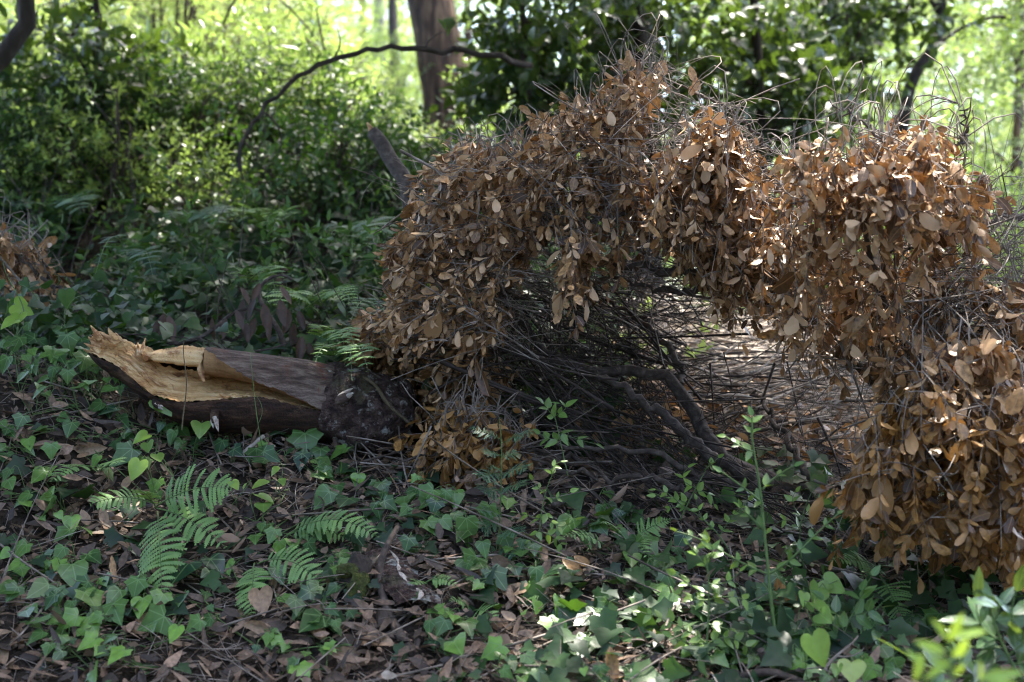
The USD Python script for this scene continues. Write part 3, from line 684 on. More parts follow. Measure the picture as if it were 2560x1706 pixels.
# upper bark over the split, its torn edge a wedge of wood
Be = PchipInterpolator([505, 530, 560, 600, 640, 660, 740, 800, 830], [878, 887, 904, 927, 949, 957, 989, 1018, 1030])
mb, edge, back = MB(), MB(), MB(); rows, erow = [], []
for px in np.linspace(512, 832, 90):
    c, R = frame(px); cy = float(Cfun(px))
    s = np.clip((cy - float(Be(px)) + rag(px, 4., 4)) / (R / px2m), -.985, .985)
    ph1 = math.asin(s)
    ph = np.linspace(ph1, math.pi * .88, 34)
    grow = 1.02 + .05 * np.clip((620 - px) / 110, 0, 1)
    rows.append([sect(px, q, grow) for q in ph])
    low = np.interp(px, [512, 530, 600, 660, 740, 832], [936, 939, 950, 964, 996, 1033])
    a = sect(px, ph1, grow); e = np.array([a[0], 0, CAMZ + (CY - low) / F * LOGD])
    e[1] = c[1] - R * np.interp(px, [512, 600, 660, 832], [.40, .55, .66, .9])
    mid = (a + e) / 2 + np.array([0, -.006, 0])
    inn = np.array([e[0], c[1] + .2 * R, e[2] + .010])
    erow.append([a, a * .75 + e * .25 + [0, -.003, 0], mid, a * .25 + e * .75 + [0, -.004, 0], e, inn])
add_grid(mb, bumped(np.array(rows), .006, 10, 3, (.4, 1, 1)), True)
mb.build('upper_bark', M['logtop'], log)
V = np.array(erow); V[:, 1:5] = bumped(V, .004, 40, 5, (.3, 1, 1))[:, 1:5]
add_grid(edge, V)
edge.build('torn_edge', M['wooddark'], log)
# broken face at the left of the upper bark
mb = MB(); c, R = frame(514)
rows = []
for u in np.linspace(0, 1, 8):
    rows.append([np.array([P(512 - 6 * math.sin(3.1 * u) + rag(512 + 40 * u + 5 * w, 3., 8), 880 + 60 * u, 1)[0] * LOGD, c[1] - R * (.55 - .75 * w) * (.6 + .4 * u), CAMZ + (CY - (880 + 58 * u)) / F * LOGD]) for w in np.linspace(0, 1, 8)])
add_grid(mb, np.array(rows)); mb.build('broken_face', M['tornwood'], log)
# the split wood: from the lower edge back into the log
mb = MB(); rows = []
NW = 64
for px in np.linspace(226, 818, 220):
    c, R = frame(px); cy = float(Cfun(px))
    lo, up, dp = float(Lof(px)) + rag(px, 1.0, 5), float(Uof(px)) + rag(px, 2.0, 7), float(Dof(px))
    s1 = np.clip((cy - lo) / (R / px2m), -.98, .98); ph1 = math.asin(s1)
    a = sect(px, ph1, .985)
    yb = c[1] + R * (dp * 1.1 - .35 + .45 * np.clip((350 - px) / 100, 0, 1))
    e = np.array([a[0], yb, CAMZ + (CY - up) / F * LOGD])
    u = np.linspace(0, 1, NW)[:, None]
    line = a + (e - a) * u
    sag = np.sin(np.pi * u[:, 0] ** .8) * R * (.16 + .12 * dp)
    line[:, 1] += sag * .8; line[:, 2] -= sag * .25
    rows.append(line)
W = np.array(rows)
# long fibres: ridges that run with the grain
gu = np.arange(NW)[None, :] / NW * 14 + .6 * meshkit.fbm(np.stack(np.broadcast_arrays(np.arange(220)[:, None] / 30.0, np.arange(NW)[None] / 8.0, 0.0), -1), 3, 9) * 4
rid = (meshkit.noise(np.stack([gu * 1.0, np.broadcast_to(np.arange(220)[:, None] / 60.0, gu.shape), 0 * gu], -1), 10) - .5) + .6 * (meshkit.noise(np.stack([gu * 2.7, np.broadcast_to(np.arange(220)[:, None] / 25.0, gu.shape), 0 * gu], -1), 11) - .5)
fade = np.sin(np.linspace(0, np.pi, NW)) ** .4
nrm = unit(np.cross(np.gradient(W, axis=0), np.gradient(W, axis=1)))
fine = np.abs(meshkit.noise(np.stack([gu * 3.5, np.broadcast_to(np.arange(220)[:, None] / 14.0, gu.shape), 0 * gu + 4], -1), 21) - .5)
deep = np.clip(meshkit.noise(np.stack([gu * .55, np.broadcast_to(np.arange(220)[:, None] / 45.0, gu.shape), 0 * gu + 9], -1), 31) - .68, 0, 1)
W = W + nrm * ((rid * .0045 - fine * .009 - deep * .10) * fade[None])[..., None]
add_grid(mb, W, False)
mb.build('split_wood', M['wood'], log)
rs = np.random.default_rng(14)
for k in range(16):
    i0 = int(rs.integers(4, 150)); i1 = min(214, i0 + int(rs.integers(18, 55))); j = rs.uniform(8, NW - 8)
    q = np.array([W[i, int(np.clip(j + .04 * (i - i0) * rs.normal(0, .4), 2, NW - 3))] for i in range(i0, i1, 3)])
    lift_ = rs.uniform(.001, .004); q = q + nrm[i0, int(j)] * lift_; q[0] += nrm[i0, int(j)] * rs.uniform(.002, .014) + np.array([0, 0, rs.uniform(-.002, .006)])
    mb = MB(); V, Fc, A = tube(spline(q, 12) - LP, rs.uniform(.0025, .006) * np.array([.15, .6, .8, 1, 1, .95, .9, .8, .7, .55, .35, .1]), 6, bump=.4, seed=k)
    mb.add(V, Fc, A); mb.build('splinter', M['wood' if k % 3 else 'tornwood'], log, smooth=False)
mb = MB(); rs = np.random.default_rng(13)
for k in range(110):
    i0 = int(rs.integers(0, 190)); i1 = min(219, i0 + int(rs.integers(12, 60))); j = rs.uniform(3, NW - 4)
    q = np.array([W[i, int(np.clip(j + .06 * (i - i0) * rs.normal(0, .3), 1, NW - 2))] for i in range(i0, i1, 3)]) + nrm[i0, int(j)] * rs.uniform(.000, .003)
    if len(q) > 3:
        q[0] += nrm[i0, int(j)] * rs.uniform(0, .012) + rs.normal(scale=.003, size=3)
        mb.add(*tube(spline(q, len(q)) - LP, rs.uniform(.0005, .0018) * np.sin(np.linspace(.25, np.pi - .1, len(q))), 4))
mb.build('wood_fibres', M['wood'], log, smooth=False, kind='stuff')
# the raised slab of wood at the back left, above a dark gap
mb = MB(); rows = []
Tp = PchipInterpolator([338, 352, 372, 400, 440, 470, 500, 520], [862, 866, 880, 873, 868, 867, 872, 879]); Bt = PchipInterpolator([338, 352, 372, 400, 440, 470, 500, 520], [872, 886, 900, 908, 914, 918, 922, 926])
for px in np.linspace(338, 521, 70):
    c, R = frame(px); t, b0 = float(Tp(px)) + rag(px, 6., 5), float(Bt(px)) + rag(px, 7., 4)
    y0 = c[1] - .25 * R
    z = lambda py: CAMZ + (CY - py) / F * LOGD
    x = (px - CX) / F * LOGD
    prof = [(y0 + .09, b0 - 3), (y0 + .02, b0), (y0, b0 - 2)] + [(y0 - .010 * math.sin(w * 3.1) + .035 * w * w, b0 - 3 + (t - b0 + 3) * w) for w in np.linspace(.05, 1, 12)] + [(y0 + .06, t - 2), (y0 + .10, t + 2)]
    rows.append([(x, q, z(r)) for q, r in prof])
S = bumped(np.array(rows), .0065, 55, 12, (.12, 1, 1.6))
add_grid(mb, S); mb.build('wood_slab', M['wood'], log)
# splinters of the left end and along the slab
rs = np.random.default_rng(3)
for (ax, ay, bx, by, w, mt) in ((262, 850, 236, 814, 9, 'wood'), (272, 848, 250, 830, 7, 'wood'), (300, 858, 274, 820, 11, 'wood'), (255, 860, 240, 836, 7, 'tornwood'), (312, 862, 284, 832, 10, 'wood'), (250, 872, 226, 842, 8, 'tornwood'), (256, 880, 222, 858, 7, 'wood'), (248, 884, 216, 872, 6, 'tornwood'),
                              (262, 884, 232, 880, 6, 'wood'), (262, 872, 230, 848, 7, 'wood'), (290, 852, 262, 834, 8, 'tornwood'), (352, 890, 346, 856, 6, 'tornwood'), (358, 886, 362, 845, 5, 'tornwood'), (370, 896, 344, 866, 8, 'wood'), (395, 902, 386, 882, 4, 'wood'), (414, 905, 422, 888, 3, 'wood')):
    mb = MB(); d0 = depth_at(ax)
    a, e = P(ax, ay, LOGD), P(bx, by, LOGD); a[1] = d0 - .03 + rs.uniform(-.02, .03); e[1] = d0 - .03 + rs.uniform(-.03, .04)
    p = spline([a, (a + e) / 2 + rs.normal(scale=.002, size=3), e], 7) - LP
    V, Fc, A = tube(p, w * px2m * np.array([1, .95, .85, .75, .55, .35, .12]), 6, bump=.35, seed=int(ax + bx))
    mb.add(V, Fc, A); mb.build('splinter', M[mt], log, smooth=False)


def stub(pts, r, mat, tipmat, name='branch_stub', jag=5):
    mb = MB(); p = spline(pts, 8)
    mb.add(*tube(p - LP, np.array(r) if np.ndim(r) else np.linspace(r, r * .7, 8), 9, bump=.25, seed=int(abs(p[0][0]) * 1000)))
    s = mb.build(name, M[mat], log)
    mb = MB(); ax = unit(p[-1] - p[-3]); rr = (r[-1] if np.ndim(r) else r * .7)
    for k in range(jag):
        o = rs.normal(scale=rr * .45, size=3)
        mb.add(*tube(spline([p[-3] + o, p[-1] + o + ax * rr * rs.uniform(.6, 2.6)], 4) - LP, rr * np.array([.62, .5, .35, .06]), 5))
    mb.build('broken_tip', M[tipmat], s, smooth=False)


f_ = lambda px, py, dy: np.array([(px - CX) / F * LOGD, depth_at(px) + dy, CAMZ + (CY - py) / F * LOGD])
stub([f_(812, 1022, -.05), f_(836, 1010, -.10), f_(858, 996, -.13), f_(874, 988, -.14)], np.array([20, 19, 17, 16, 15, 14, 13, 11]) * px2m, 'logtop', 'whitewood', jag=8)
stub([f_(549, 1028, -.10), f_(552, 1042, -.135), f_(556, 1054, -.145)], 13 * px2m, 'logbark', 'whitewood', jag=7)
stub([f_(400, 1000, -.06), f_(404, 1008, -.085), f_(415, 1012, -.10)], 11 * px2m, 'logbark', 'whitewood', jag=6)
mb = MB(); mb.add(*tube(spline([f_(502, 918, -.03), f_(507, 938, -.055), f_(516, 953, -.065)], 6) - LP, np.array([9, 9, 8, 7, 6, 2]) * px2m, 6, bump=.3)); mb.build('wood_fragment', M['tornwood'], log, smooth=False)

vine = thing('hanging_vine', 'thin brown vine stem draped over the right end of the log', 'vine', f_(900, 960, -.1))
vp = f_(900, 960, -.1)
mb = MB(); q = spline([f_(760, 905, .03), f_(800, 922, -.01), f_(850, 936, -.04), f_(905, 945, -.07), f_(940, 965, -.10), f_(965, 1000, -.125), f_(1000, 1035, -.13), f_(1030, 1062, -.12)], 50)
mb.add(*tube(q - vp, np.full(50, .0058), 7, bump=.15)); mb.build('stem', M['vine'], vine)

# ------------------------------------------------------------------ the dead brown brush


def inside(poly, p):
    poly = np.asarray(poly, float); x, y = p[:, 0], p[:, 1]; r = np.zeros(len(p), bool); j = len(poly) - 1
    for i in range(len(poly)):
        a, b_ = poly[i], poly[j]
        r ^= ((a[1] > y) != (b_[1] > y)) & (x < (b_[0] - a[0]) * (y - a[1]) / (b_[1] - a[1] + 1e-12) + a[0]); j = i
    return r


def sample(poly, n, rng):
    poly = np.asarray(poly, float); out = np.zeros((0, 2))
    while len(out) < n:
        q = rng.uniform(poly.min(0), poly.max(0), (n * 3, 2)); out = np.vstack([out, q[inside(poly, q)]])
    return out[:n]


def PV(q, d):
    return np.stack([(q[:, 0] - CX) / F * d, d, CAMZ + (CY - q[:, 1]) / F * d], -1)


def to_px(V):
    return np.stack([CX + V[:, 0] / V[:, 1] * F, CY - (V[:, 2] - CAMZ) / V[:, 1] * F], -1)


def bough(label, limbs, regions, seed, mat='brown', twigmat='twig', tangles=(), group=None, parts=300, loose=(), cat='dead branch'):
    rng = np.random.default_rng(seed)
    origin = P(*limbs[0][0][0])
    t = thing('dead_branch', label, cat, origin, group=group)
    cloud = []
    for pts, r0, r1 in limbs:
        q = spline([P(*p) for p in pts], 26); cloud.append(q[4:])
        q = q + np.r_[np.zeros((1, 3)), rng.normal(scale=.007, size=(25, 3))]
        mb = MB(); mb.add(*tube(q - origin, np.linspace(r0, r1, 26), 7, bump=.14, seed=seed)); mb.build('limb', M['limb'], t)
    cloud = np.vstack(cloud)
    tw, LV, LA, LC = MB(), [], [], []

    def twig(pts, r0, r1, n=7, k=4):
        tw.add(*tube(spline(pts, n) - origin, np.linspace(r0, r1, n), k, cap=False))

    for poly, d0, d1, ns, leaf, (ax, az), den in regions:
        q = sample(poly, ns, rng); d = rng.uniform(d0, d1, ns); Q = PV(q, d)
        for k in range(ns):
            ax0 = unit(np.array([ax, rng.normal(-.25, .45), az]) + rng.normal(scale=.42, size=3)); ln = rng.uniform(.09, .21); b0 = Q[k] - ax0 * ln * .55 + np.array([0, 0, .05])
            droop = rng.uniform(.25, .8)
            pts = np.array([b0 + ax0 * ln * u + np.array([0, 0, -1]) * ln * droop * u * u for u in np.linspace(0, 1, 6)])
            twig(pts, .0014, .0007, 8)
            near = cloud[np.argmin(np.linalg.norm((cloud - b0) * np.array([1, .6, 1]), axis=1) + rng.uniform(0, .25, len(cloud)))]
            if np.linalg.norm(near - b0) < .6 and rng.uniform() < .5:
                mid = (near + b0) / 2 + rng.normal(scale=.05, size=3) + np.array([0, 0, .06])
                twig([near, mid, b0, pts[2]], .0020, .0010, 9)
            # side shoots with their leaves
            nl = int(rng.integers(8, 19) * den)
            tt = np.sort(rng.uniform(.12, 1.0, nl)) ** .8
            cur = CubicSpline(np.linspace(0, 1, 6), pts)
            c = cur(tt); tg = unit(cur(tt, 1))
            s1 = unit(np.cross(tg, rng.normal(size=3))); s2 = np.cross(tg, s1)
            an = np.arange(nl) * 2.4 + rng.uniform(0, 6)
            out = np.cos(an)[:, None] * s1 + np.sin(an)[:, None] * s2
            dl = unit(tg * .55 + out * .75 + np.array([0, -.12, -.55]) + rng.normal(scale=.25, size=(nl, 3)))
            nr = unit(np.array([0, -.45, .5]) + rng.normal(scale=.55, size=(nl, 3)) + out * .25)
            pet = c + dl * .006
            sz = leaf * np.exp(rng.normal(-.19, .30, nl))
            tn = np.clip(rng.beta(.8, 1.0, nl) + rng.normal(0, .12), 0, 1)
            flipn = rng.uniform(size=nl) < .30
            nr[flipn] *= -1
            shr = rng.uniform(size=nl) < .16
            VV, AA = OVAL.place(pet, dl, nr, sz, tn, fold=np.where(shr, rng.uniform(.6, 1.6, nl), rng.uniform(-.05, .5, nl)), bend=rng.normal(-.05, .30, nl), wid=np.where(shr, rng.uniform(.4, .7, nl), rng.uniform(.70, 1.08, nl)), side=rng.normal(0, .16, nl), wave=rng.uniform(0, .05, nl), rag=.06, rng=rng)
            LV.append(VV); LA.append(AA); LC.append(pet + dl * sz[:, None] * .5)
    for (lpx, lpy, ld, lsz, ang) in loose:
        c = P(lpx, lpy, ld)[None]; dl = unit(np.array([[math.sin(ang), -.1, -math.cos(ang)]]))
        VV, AA = OVAL.place(c, dl, np.array([[.1, -.8, .4]]), lsz, .8, fold=.2, bend=.1)
        LV.append(VV); LA.append(AA); LC.append(c)
    for poly, d0, d1, n, (ax, az), spread, l0, l1, r in tangles:
        q = sample(poly, n, rng); d = rng.uniform(d0, d1, n); Q = PV(q, d)
        for k in range(n):
            dv = unit(np.array([ax, 0, az]) * rng.choice([1, 1, 1, -.6]) + rng.normal(scale=spread, size=3) * np.array([1, .8, 1])); ln = rng.uniform(l0, l1)
            a = Q[k] - dv * ln * .5; e = Q[k] + dv * ln * .5
            sag = rng.normal(scale=.035, size=3) * ln
            rr = r * .85 * math.exp(rng.normal(0, .5))
            twig([a, Q[k] + sag, e + sag * rng.normal(scale=.8)], rr, rr * .4, 9)
            for _ in range(int(rng.integers(1, 4))):
                u = rng.uniform(.3, .8); b1 = a + (e - a) * u + sag * .8
                d2 = unit(dv + rng.normal(scale=.7, size=3)); l2 = ln * rng.uniform(.15, .4)
                twig([b1, b1 + d2 * l2 * .5 + rng.normal(scale=.008, size=3), b1 + d2 * l2 + np.array([0, 0, -.02])], rr * .5, rr * .25, 5, 3)
    tw.build('twigs', M[twigmat], t, kind='stuff')
    if LV:
        LV, LA, LC = np.concatenate(LV), np.concatenate(LA), np.concatenate(LC)
        q = to_px(LC); cell = (q // 15).astype(int); key = cell[:, 0] * 10000 + cell[:, 1]
        order = np.argsort(LC[:, 1]); _, first = np.unique(key[order], return_index=True)
        front = order[first]
        ar = np.linalg.norm(LV[front].max(1) - LV[front].min(1), axis=1) / LC[front, 1]
        inframe = (q[front, 0] > 0) & (q[front, 0] < 2560)
        front = front[inframe][np.argsort(-ar[inframe])][:parts]
        rest = np.setdiff1d(np.arange(len(LC)), front)
        tp = str(t.GetPath())
        for i in front:
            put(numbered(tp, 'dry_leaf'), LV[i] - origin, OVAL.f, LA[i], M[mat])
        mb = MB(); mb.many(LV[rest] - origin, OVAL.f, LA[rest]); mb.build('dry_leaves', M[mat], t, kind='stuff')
    return t


D0 = 4.3
bough('dead branch with a curtain of tan leaves behind the right end of the log',
      [([(1480, 930, 4.5), (1400, 900, 4.45), (1300, 800, 4.4), (1180, 640, 4.35), (1100, 520, 4.3), (1040, 450, 4.3)], .012, .004), ([(1500, 640, 4.5), (1380, 560, 4.4), (1250, 520, 4.35), (1120, 530, 4.3), (1010, 520, 4.25)], .010, .003),
       ([(1400, 900, 4.5), (1250, 880, 4.4), (1120, 870, 4.35), (1000, 850, 4.3)], .010, .003), ([(1520, 480, 4.5), (1400, 430, 4.45), (1290, 420, 4.4), (1150, 430, 4.35)], .009, .003)],
      [([(1070, 455), (1110, 400), (1190, 350), (1290, 370), (1420, 420), (1400, 560), (1320, 640), (1270, 740), (1280, 820), (1180, 890), (1090, 890), (1020, 860), (985, 780), (1020, 700), (1030, 640), (1045, 560)], 4.02, 4.7, 360, .037, (-.75, .05), 1.0),
       ([(870, 850), (915, 805), (1080, 850), (1060, 980), (960, 960), (900, 930)], 4.50, 4.85, 140, .039, (-.7, -.1), 1.0), ([(985, 610), (1040, 560), (1060, 700), (1000, 690)], 4.1, 4.4, 22, .040, (-.8, .1), 1.0),
       ([(1050, 930), (1180, 880), (1270, 960), (1240, 1030), (1090, 1040)], 4.33, 4.7, 95, .040, (-.3, -.3), 1.0), ([(1410, 430), (1600, 420), (1640, 560), (1560, 690), (1420, 640)], 4.05, 4.5, 52, .039, (-.3, -.35), .9), ([(1380, 600), (1490, 620), (1470, 690), (1420, 760), (1400, 700)], 3.95, 4.1, 18, .044, (.1, -.6), 1.0)],
      101, tangles=[([(1080, 420), (1420, 400), (1420, 640), (1250, 900), (1060, 880)], 4.05, 4.6, 170, (-.85, .3), .4, .2, .6, .0016)])
bough('dead branch whose leaves climb to the topmost peak of the brown brush',
      [([(1950, 660, 4.4), (1850, 560, 4.35), (1700, 470, 4.3), (1600, 400, 4.25), (1520, 330, 4.2), (1480, 290, 4.2)], .014, .004), ([(1700, 470, 4.3), (1620, 340, 4.25), (1590, 250, 4.2), (1560, 195, 4.2)], .008, .002),
       ([(1930, 380, 4.4), (1880, 320, 4.35), (1800, 260, 4.3), (1700, 215, 4.25), (1620, 195, 4.2)], .007, .002), ([(1850, 560, 4.3), (1640, 520, 4.2), (1500, 560, 4.15), (1380, 610, 4.1)], .012, .004)],
      [([(1340, 310), (1420, 285), (1530, 225), (1600, 195), (1630, 215), (1610, 300), (1600, 400), (1560, 500), (1430, 520), (1330, 420)], 4.1, 4.55, 135, .037, (-.4, -.05), 1.0), ([(1540, 200), (1620, 190), (1640, 300), (1560, 300)], 4.1, 4.25, 18, .040, (-.2, -.3), 1.0),
       ([(1600, 440), (1700, 420), (1740, 520), (1640, 560)], 4.0, 4.3, 20, .042, (.1, -.3), .8)],
      102, loose=[(1655, 150, 4.2, .05, .1), (1668, 152, 4.25, .05, -.9), (1725, 165, 4.25, .05, .2), (1738, 190, 4.25, .05, .1), (1660, 205, 4.2, .04, .3), (1735, 210, 4.25, .04, -.3), (1705, 290, 4.2, .04, .1), (1652, 190, 4.2, .045, -.2)],
      tangles=[([(1460, 330), (1640, 290), (1950, 360), (1960, 620), (1620, 620), (1440, 480)], 4.0, 4.6, 190, (-.85, .2), .5, .2, .7, .0017), ([(1640, 200), (1760, 150), (1900, 300), (1900, 380), (1660, 330)], 4.2, 4.5, 16, (-.8, .35), .4, .25, .5, .0018)])
bough('dead branch with dense rusty leaves in the middle of the brown brush',
      [([(2010, 770, 4.3), (1900, 715, 4.25), (1800, 690, 4.2), (1650, 675, 4.2), (1500, 655, 4.2), (1370, 640, 4.2)], .020, .005), ([(1900, 715, 4.25), (1800, 720, 4.25), (1700, 728, 4.25), (1600, 715, 4.25), (1540, 690, 4.25)], .014, .005),
       ([(1960, 760, 4.3), (1900, 620, 4.2), (1850, 480, 4.1), (1800, 380, 4.1)], .010, .003)],
      [([(1640, 460), (1770, 345), (1870, 380), (1900, 470), (1910, 560), (1930, 650), (1880, 750), (1830, 790), (1780, 710), (1660, 600), (1610, 520)], 3.85, 4.5, 285, .036, (.05, -.35), 1.0), ([(1870, 470), (2000, 460), (2010, 720), (1880, 700)], 3.75, 4.3, 60, .038, (.05, -.3), 1.0), ([(1750, 330), (1840, 350), (1850, 440), (1760, 440)], 3.9, 4.1, 32, .043, (-.1, -.2), 1.0)],
      103, tangles=[([(1380, 620), (1800, 640), (1800, 780), (1400, 780)], 4.2, 4.8, 80, (-.9, .15), .45, .2, .6, .0024)])
bough('dead branch with big pale sunlit leaves at the upper right of the brush',
      [([(2330, 1090, 4.0), (2260, 900, 3.8), (2200, 720, 3.65), (2170, 560, 3.55), (2230, 430, 3.5)], .016, .004), ([(2170, 560, 3.6), (2080, 480, 3.55), (2000, 440, 3.5)], .008, .003), ([(2230, 430, 3.5), (2190, 330, 3.55), (2130, 290, 3.6), (2070, 250, 3.65)], .005, .002), ([(2380, 380, 3.6), (2412, 330, 3.6), (2415, 290, 3.6), (2385, 255, 3.6)], .004, .002)],
      [([(1970, 440), (2090, 390), (2200, 350), (2330, 345), (2420, 450), (2470, 510), (2420, 610), (2330, 600), (2200, 570), (2050, 560), (1970, 520)], 3.35, 3.8, 165, .042, (.05, -.25), 1.0)],
      104, tangles=[([(2050, 300), (2420, 300), (2420, 420), (2000, 430)], 3.5, 3.8, 14, (.6, .5), .6, .12, .35, .0018), ([(2430, 480), (2600, 440), (2600, 900), (2440, 880), (2380, 640)], 3.5, 4.1, 150, (.8, .35), .5, .2, .6, .0020)])
bough('dead branch with leaves hanging down at the right below the pale sunlit ones',
      [([(2440, 1190, 4.1), (2330, 1080, 4.0), (2200, 960, 3.95), (2090, 900, 3.9)], .024, .010), ([(2600, 530, 3.9), (2440, 570, 3.85), (2300, 620, 3.8), (2150, 650, 3.8), (2000, 640, 3.8)], .010, .003), ([(2300, 620, 3.8), (2330, 760, 3.75), (2400, 900, 3.75)], .006, .003)],
      [([(1890, 640), (2050, 600), (2300, 640), (2420, 640), (2460, 740), (2500, 860), (2440, 980), (2290, 960), (2140, 860), (2060, 890), (1980, 860), (1930, 790)], 3.55, 4.3, 215, .038, (.05, -.45), 1.0), ([(2180, 900), (2560, 880), (2570, 1070), (2260, 1060)], 3.5, 3.9, 75, .045, (0, -.4), 1.0), ([(2200, 930), (2560, 900), (2560, 1010), (2250, 1030)], 3.3, 3.6, 50, .045, (0, -.3), 1.0), ([(2420, 700), (2560, 740), (2580, 940), (2480, 1000)], 3.45, 3.8, 40, .046, (.1, -.5), 1.0)],
      105, tangles=[([(1900, 640), (2450, 640), (2450, 1000), (2000, 1000)], 3.6, 4.3, 170, (.5, -.3), .6, .2, .6, .0017)])
bough('dead branch with golden brown leaves low at the right near the ground',
      [([(2600, 930, 3.7), (2500, 1080, 3.65), (2440, 1190, 3.6), (2380, 1250, 3.5)], .016, .006), ([(2600, 1120, 3.5), (2400, 1150, 3.45), (2200, 1230, 3.4)], .010, .003), ([(2440, 1190, 3.6), (2350, 1300, 3.5), (2290, 1390, 3.4)], .008, .003)],
      [([(2120, 1250), (2200, 1080), (2350, 1030), (2580, 980), (2600, 1400), (2480, 1400), (2320, 1360), (2230, 1290), (2120, 1300)], 3.2, 3.85, 250, .043, (-.2, -.4), 1.0), ([(2200, 1050), (2330, 1030), (2330, 1130), (2210, 1150)], 3.3, 3.6, 20, .05, (-.2, -.4), 1.0)],
      106, mat='gold', tangles=[([(2150, 1020), (2560, 900), (2560, 1400), (2200, 1350)], 3.5, 3.9, 70, (-.6, -.3), .6, .2, .5, .0024)])
bough('dead spray of golden leaves lying on the ground right of the log',
      [([(1500, 1180, 4.2), (1380, 1130, 4.15), (1250, 1120, 4.1), (1120, 1130, 4.05), (1000, 1150, 4.0)], .008, .003), ([(1250, 1120, 4.1), (1180, 1080, 4.1), (1080, 1060, 4.08)], .004, .002)],
      [([(1040, 1160), (1080, 1060), (1180, 1040), (1290, 1075), (1290, 1180), (1190, 1230), (1040, 1190)], 3.98, 4.25, 90, .043, (-.5, -.1), 1.0)],
      107, mat='gold', tangles=[([(960, 1120), (1400, 1080), (1450, 1230), (1000, 1260)], 4.0, 4.3, 34, (-.9, .05), .4, .2, .5, .002)])
bough('dead branch with orange leaves at the left edge above the ivy',
      [([(205, 850, 4.8), (150, 740, 4.85), (90, 680, 4.9), (20, 620, 4.95), (-60, 560, 5)], .009, .003), ([(150, 740, 4.85), (120, 690, 4.85), (100, 620, 4.9)], .005, .002), ([(185, 840, 4.8), (110, 770, 4.85), (0, 720, 4.9)], .006, .003)],
      [([(-40, 590), (60, 610), (120, 670), (140, 720), (40, 740), (-40, 720)], 4.85, 5.2, 40, .050, (.3, -.3), .9)],
      108, tangles=[([(-20, 600), (170, 650), (200, 820), (-20, 800)], 4.8, 5.1, 20, (.7, -.5), .4, .15, .45, .002)])
# the bare lower limbs
bough('bare dark limbs of the fallen crown fanning left from the lower right',
      [([(2180, 1300, 4.2), (2060, 1250, 4.25), (1930, 1205, 4.3), (1820, 1165, 4.3), (1745, 1050, 4.35), (1690, 965, 4.4), (1600, 937, 4.4), (1480, 925, 4.4), (1370, 895, 4.4), (1240, 885, 4.4)], .034, .010),
       ([(1900, 1200, 4.25), (1800, 1150, 4.2), (1720, 1090, 4.2), (1650, 1030, 4.2), (1580, 985, 4.2), (1500, 945, 4.2)], .024, .009), ([(1700, 975, 4.4), (1690, 900, 4.45), (1620, 820, 4.5), (1540, 760, 4.5), (1440, 720, 4.5)], .014, .004),
       ([(2060, 1250, 4.25), (1980, 1120, 4.4), (1930, 1040, 4.5), (1880, 980, 4.6)], .015, .005), ([(1930, 1210, 4.2), (1780, 1190, 4.15), (1600, 1130, 4.1), (1440, 1120, 4.1), (1320, 1060, 4.1)], .014, .004), ([(1750, 1260, 4.0), (1640, 1200, 4.0), (1480, 1190, 4.0), (1340, 1150, 4.0)], .010, .004)],
      [], 109, twigmat='darktwig', tangles=[([(1260, 900), (1430, 870), (1640, 1020), (1800, 1180), (2000, 1270), (1980, 1320), (1700, 1250), (1400, 1180), (1290, 1060)], 4.15, 5.0, 330, (-.85, .42), .48, .3, .9, .0028), ([(1260, 720), (1420, 700), (1640, 760), (1720, 930), (1450, 900), (1260, 890)], 4.4, 5.0, 190, (-.85, .42), .48, .3, .8, .0026),
                         ([(1640, 1020), (1900, 1080), (2150, 1150), (2160, 1240), (1900, 1180)], 4.4, 5.0, 90, (-.7, .45), .5, .25, .7, .0026), ([(1500, 1180), (1900, 1220), (2120, 1330), (2000, 1400), (1600, 1290)], 3.9, 4.3, 110, (-.85, .35), .35, .2, .6, .0022)], cat='dead branches')

# ------------------------------------------------------------------ dry sticks and leaves in the sunny hollow behind
rng = np.random.default_rng(77)
sp, lv, dk = MB(), MB(), MB()
q = sample([(1560, 900), (1720, 800), (2150, 820), (2250, 1000), (2200, 1120), (1900, 1150), (1650, 1060)], 950, rng)
for a in q:
    g = G(a[0], a[1]); dv = unit(np.array([rng.normal(.9, .5), rng.normal(0, .5), rng.normal(.12, .22)])); ln = rng.uniform(.15, .6)
    c = g + np.array([0, 0, rng.uniform(.01, .26)]); sag = rng.normal(scale=.05, size=3) * ln
    r = rng.uniform(.0018, .0075)
    (sp if rng.uniform() < .75 else dk).add(*tube(spline([c - dv * ln / 2, c + sag, c + dv * ln / 2 + sag], 8), np.linspace(r, r * .5, 8), 4, cap=False))
n = 1500
q = sample([(1350, 930), (1720, 780), (2200, 800), (2300, 1100), (2100, 1180), (1800, 1200), (1450, 1150)], n, rng)
g = np.array([G(*a) for a in q]); g[:, 2] += rng.uniform(0, .14, n) ** 1.0
VV, AA = OVAL.place(g, unit(rng.normal(size=(n, 3)) * [1, 1, .5]), unit(rng.normal(size=(n, 3)) * .6 + [0, 0, 1]), rng.uniform(.035, .06, n), rng.uniform(0, 1, n), fold=.2, bend=-.2)
lv.many(VV, OVAL.f, AA)
sp.build('dry_sticks', M['palestick'], None, kind='stuff', label='sunlit heap of bleached sticks in the hollow behind the brush', cat='sticks')
dk.build('dark_sticks', M['limb'], None, kind='stuff', label='dark sticks strewn through the sunny hollow', cat='sticks')
lv.build('dry_leaf_bed', M['brown'], None, kind='stuff', label='bed of dry brown leaves under the fallen brush', cat='leaves')
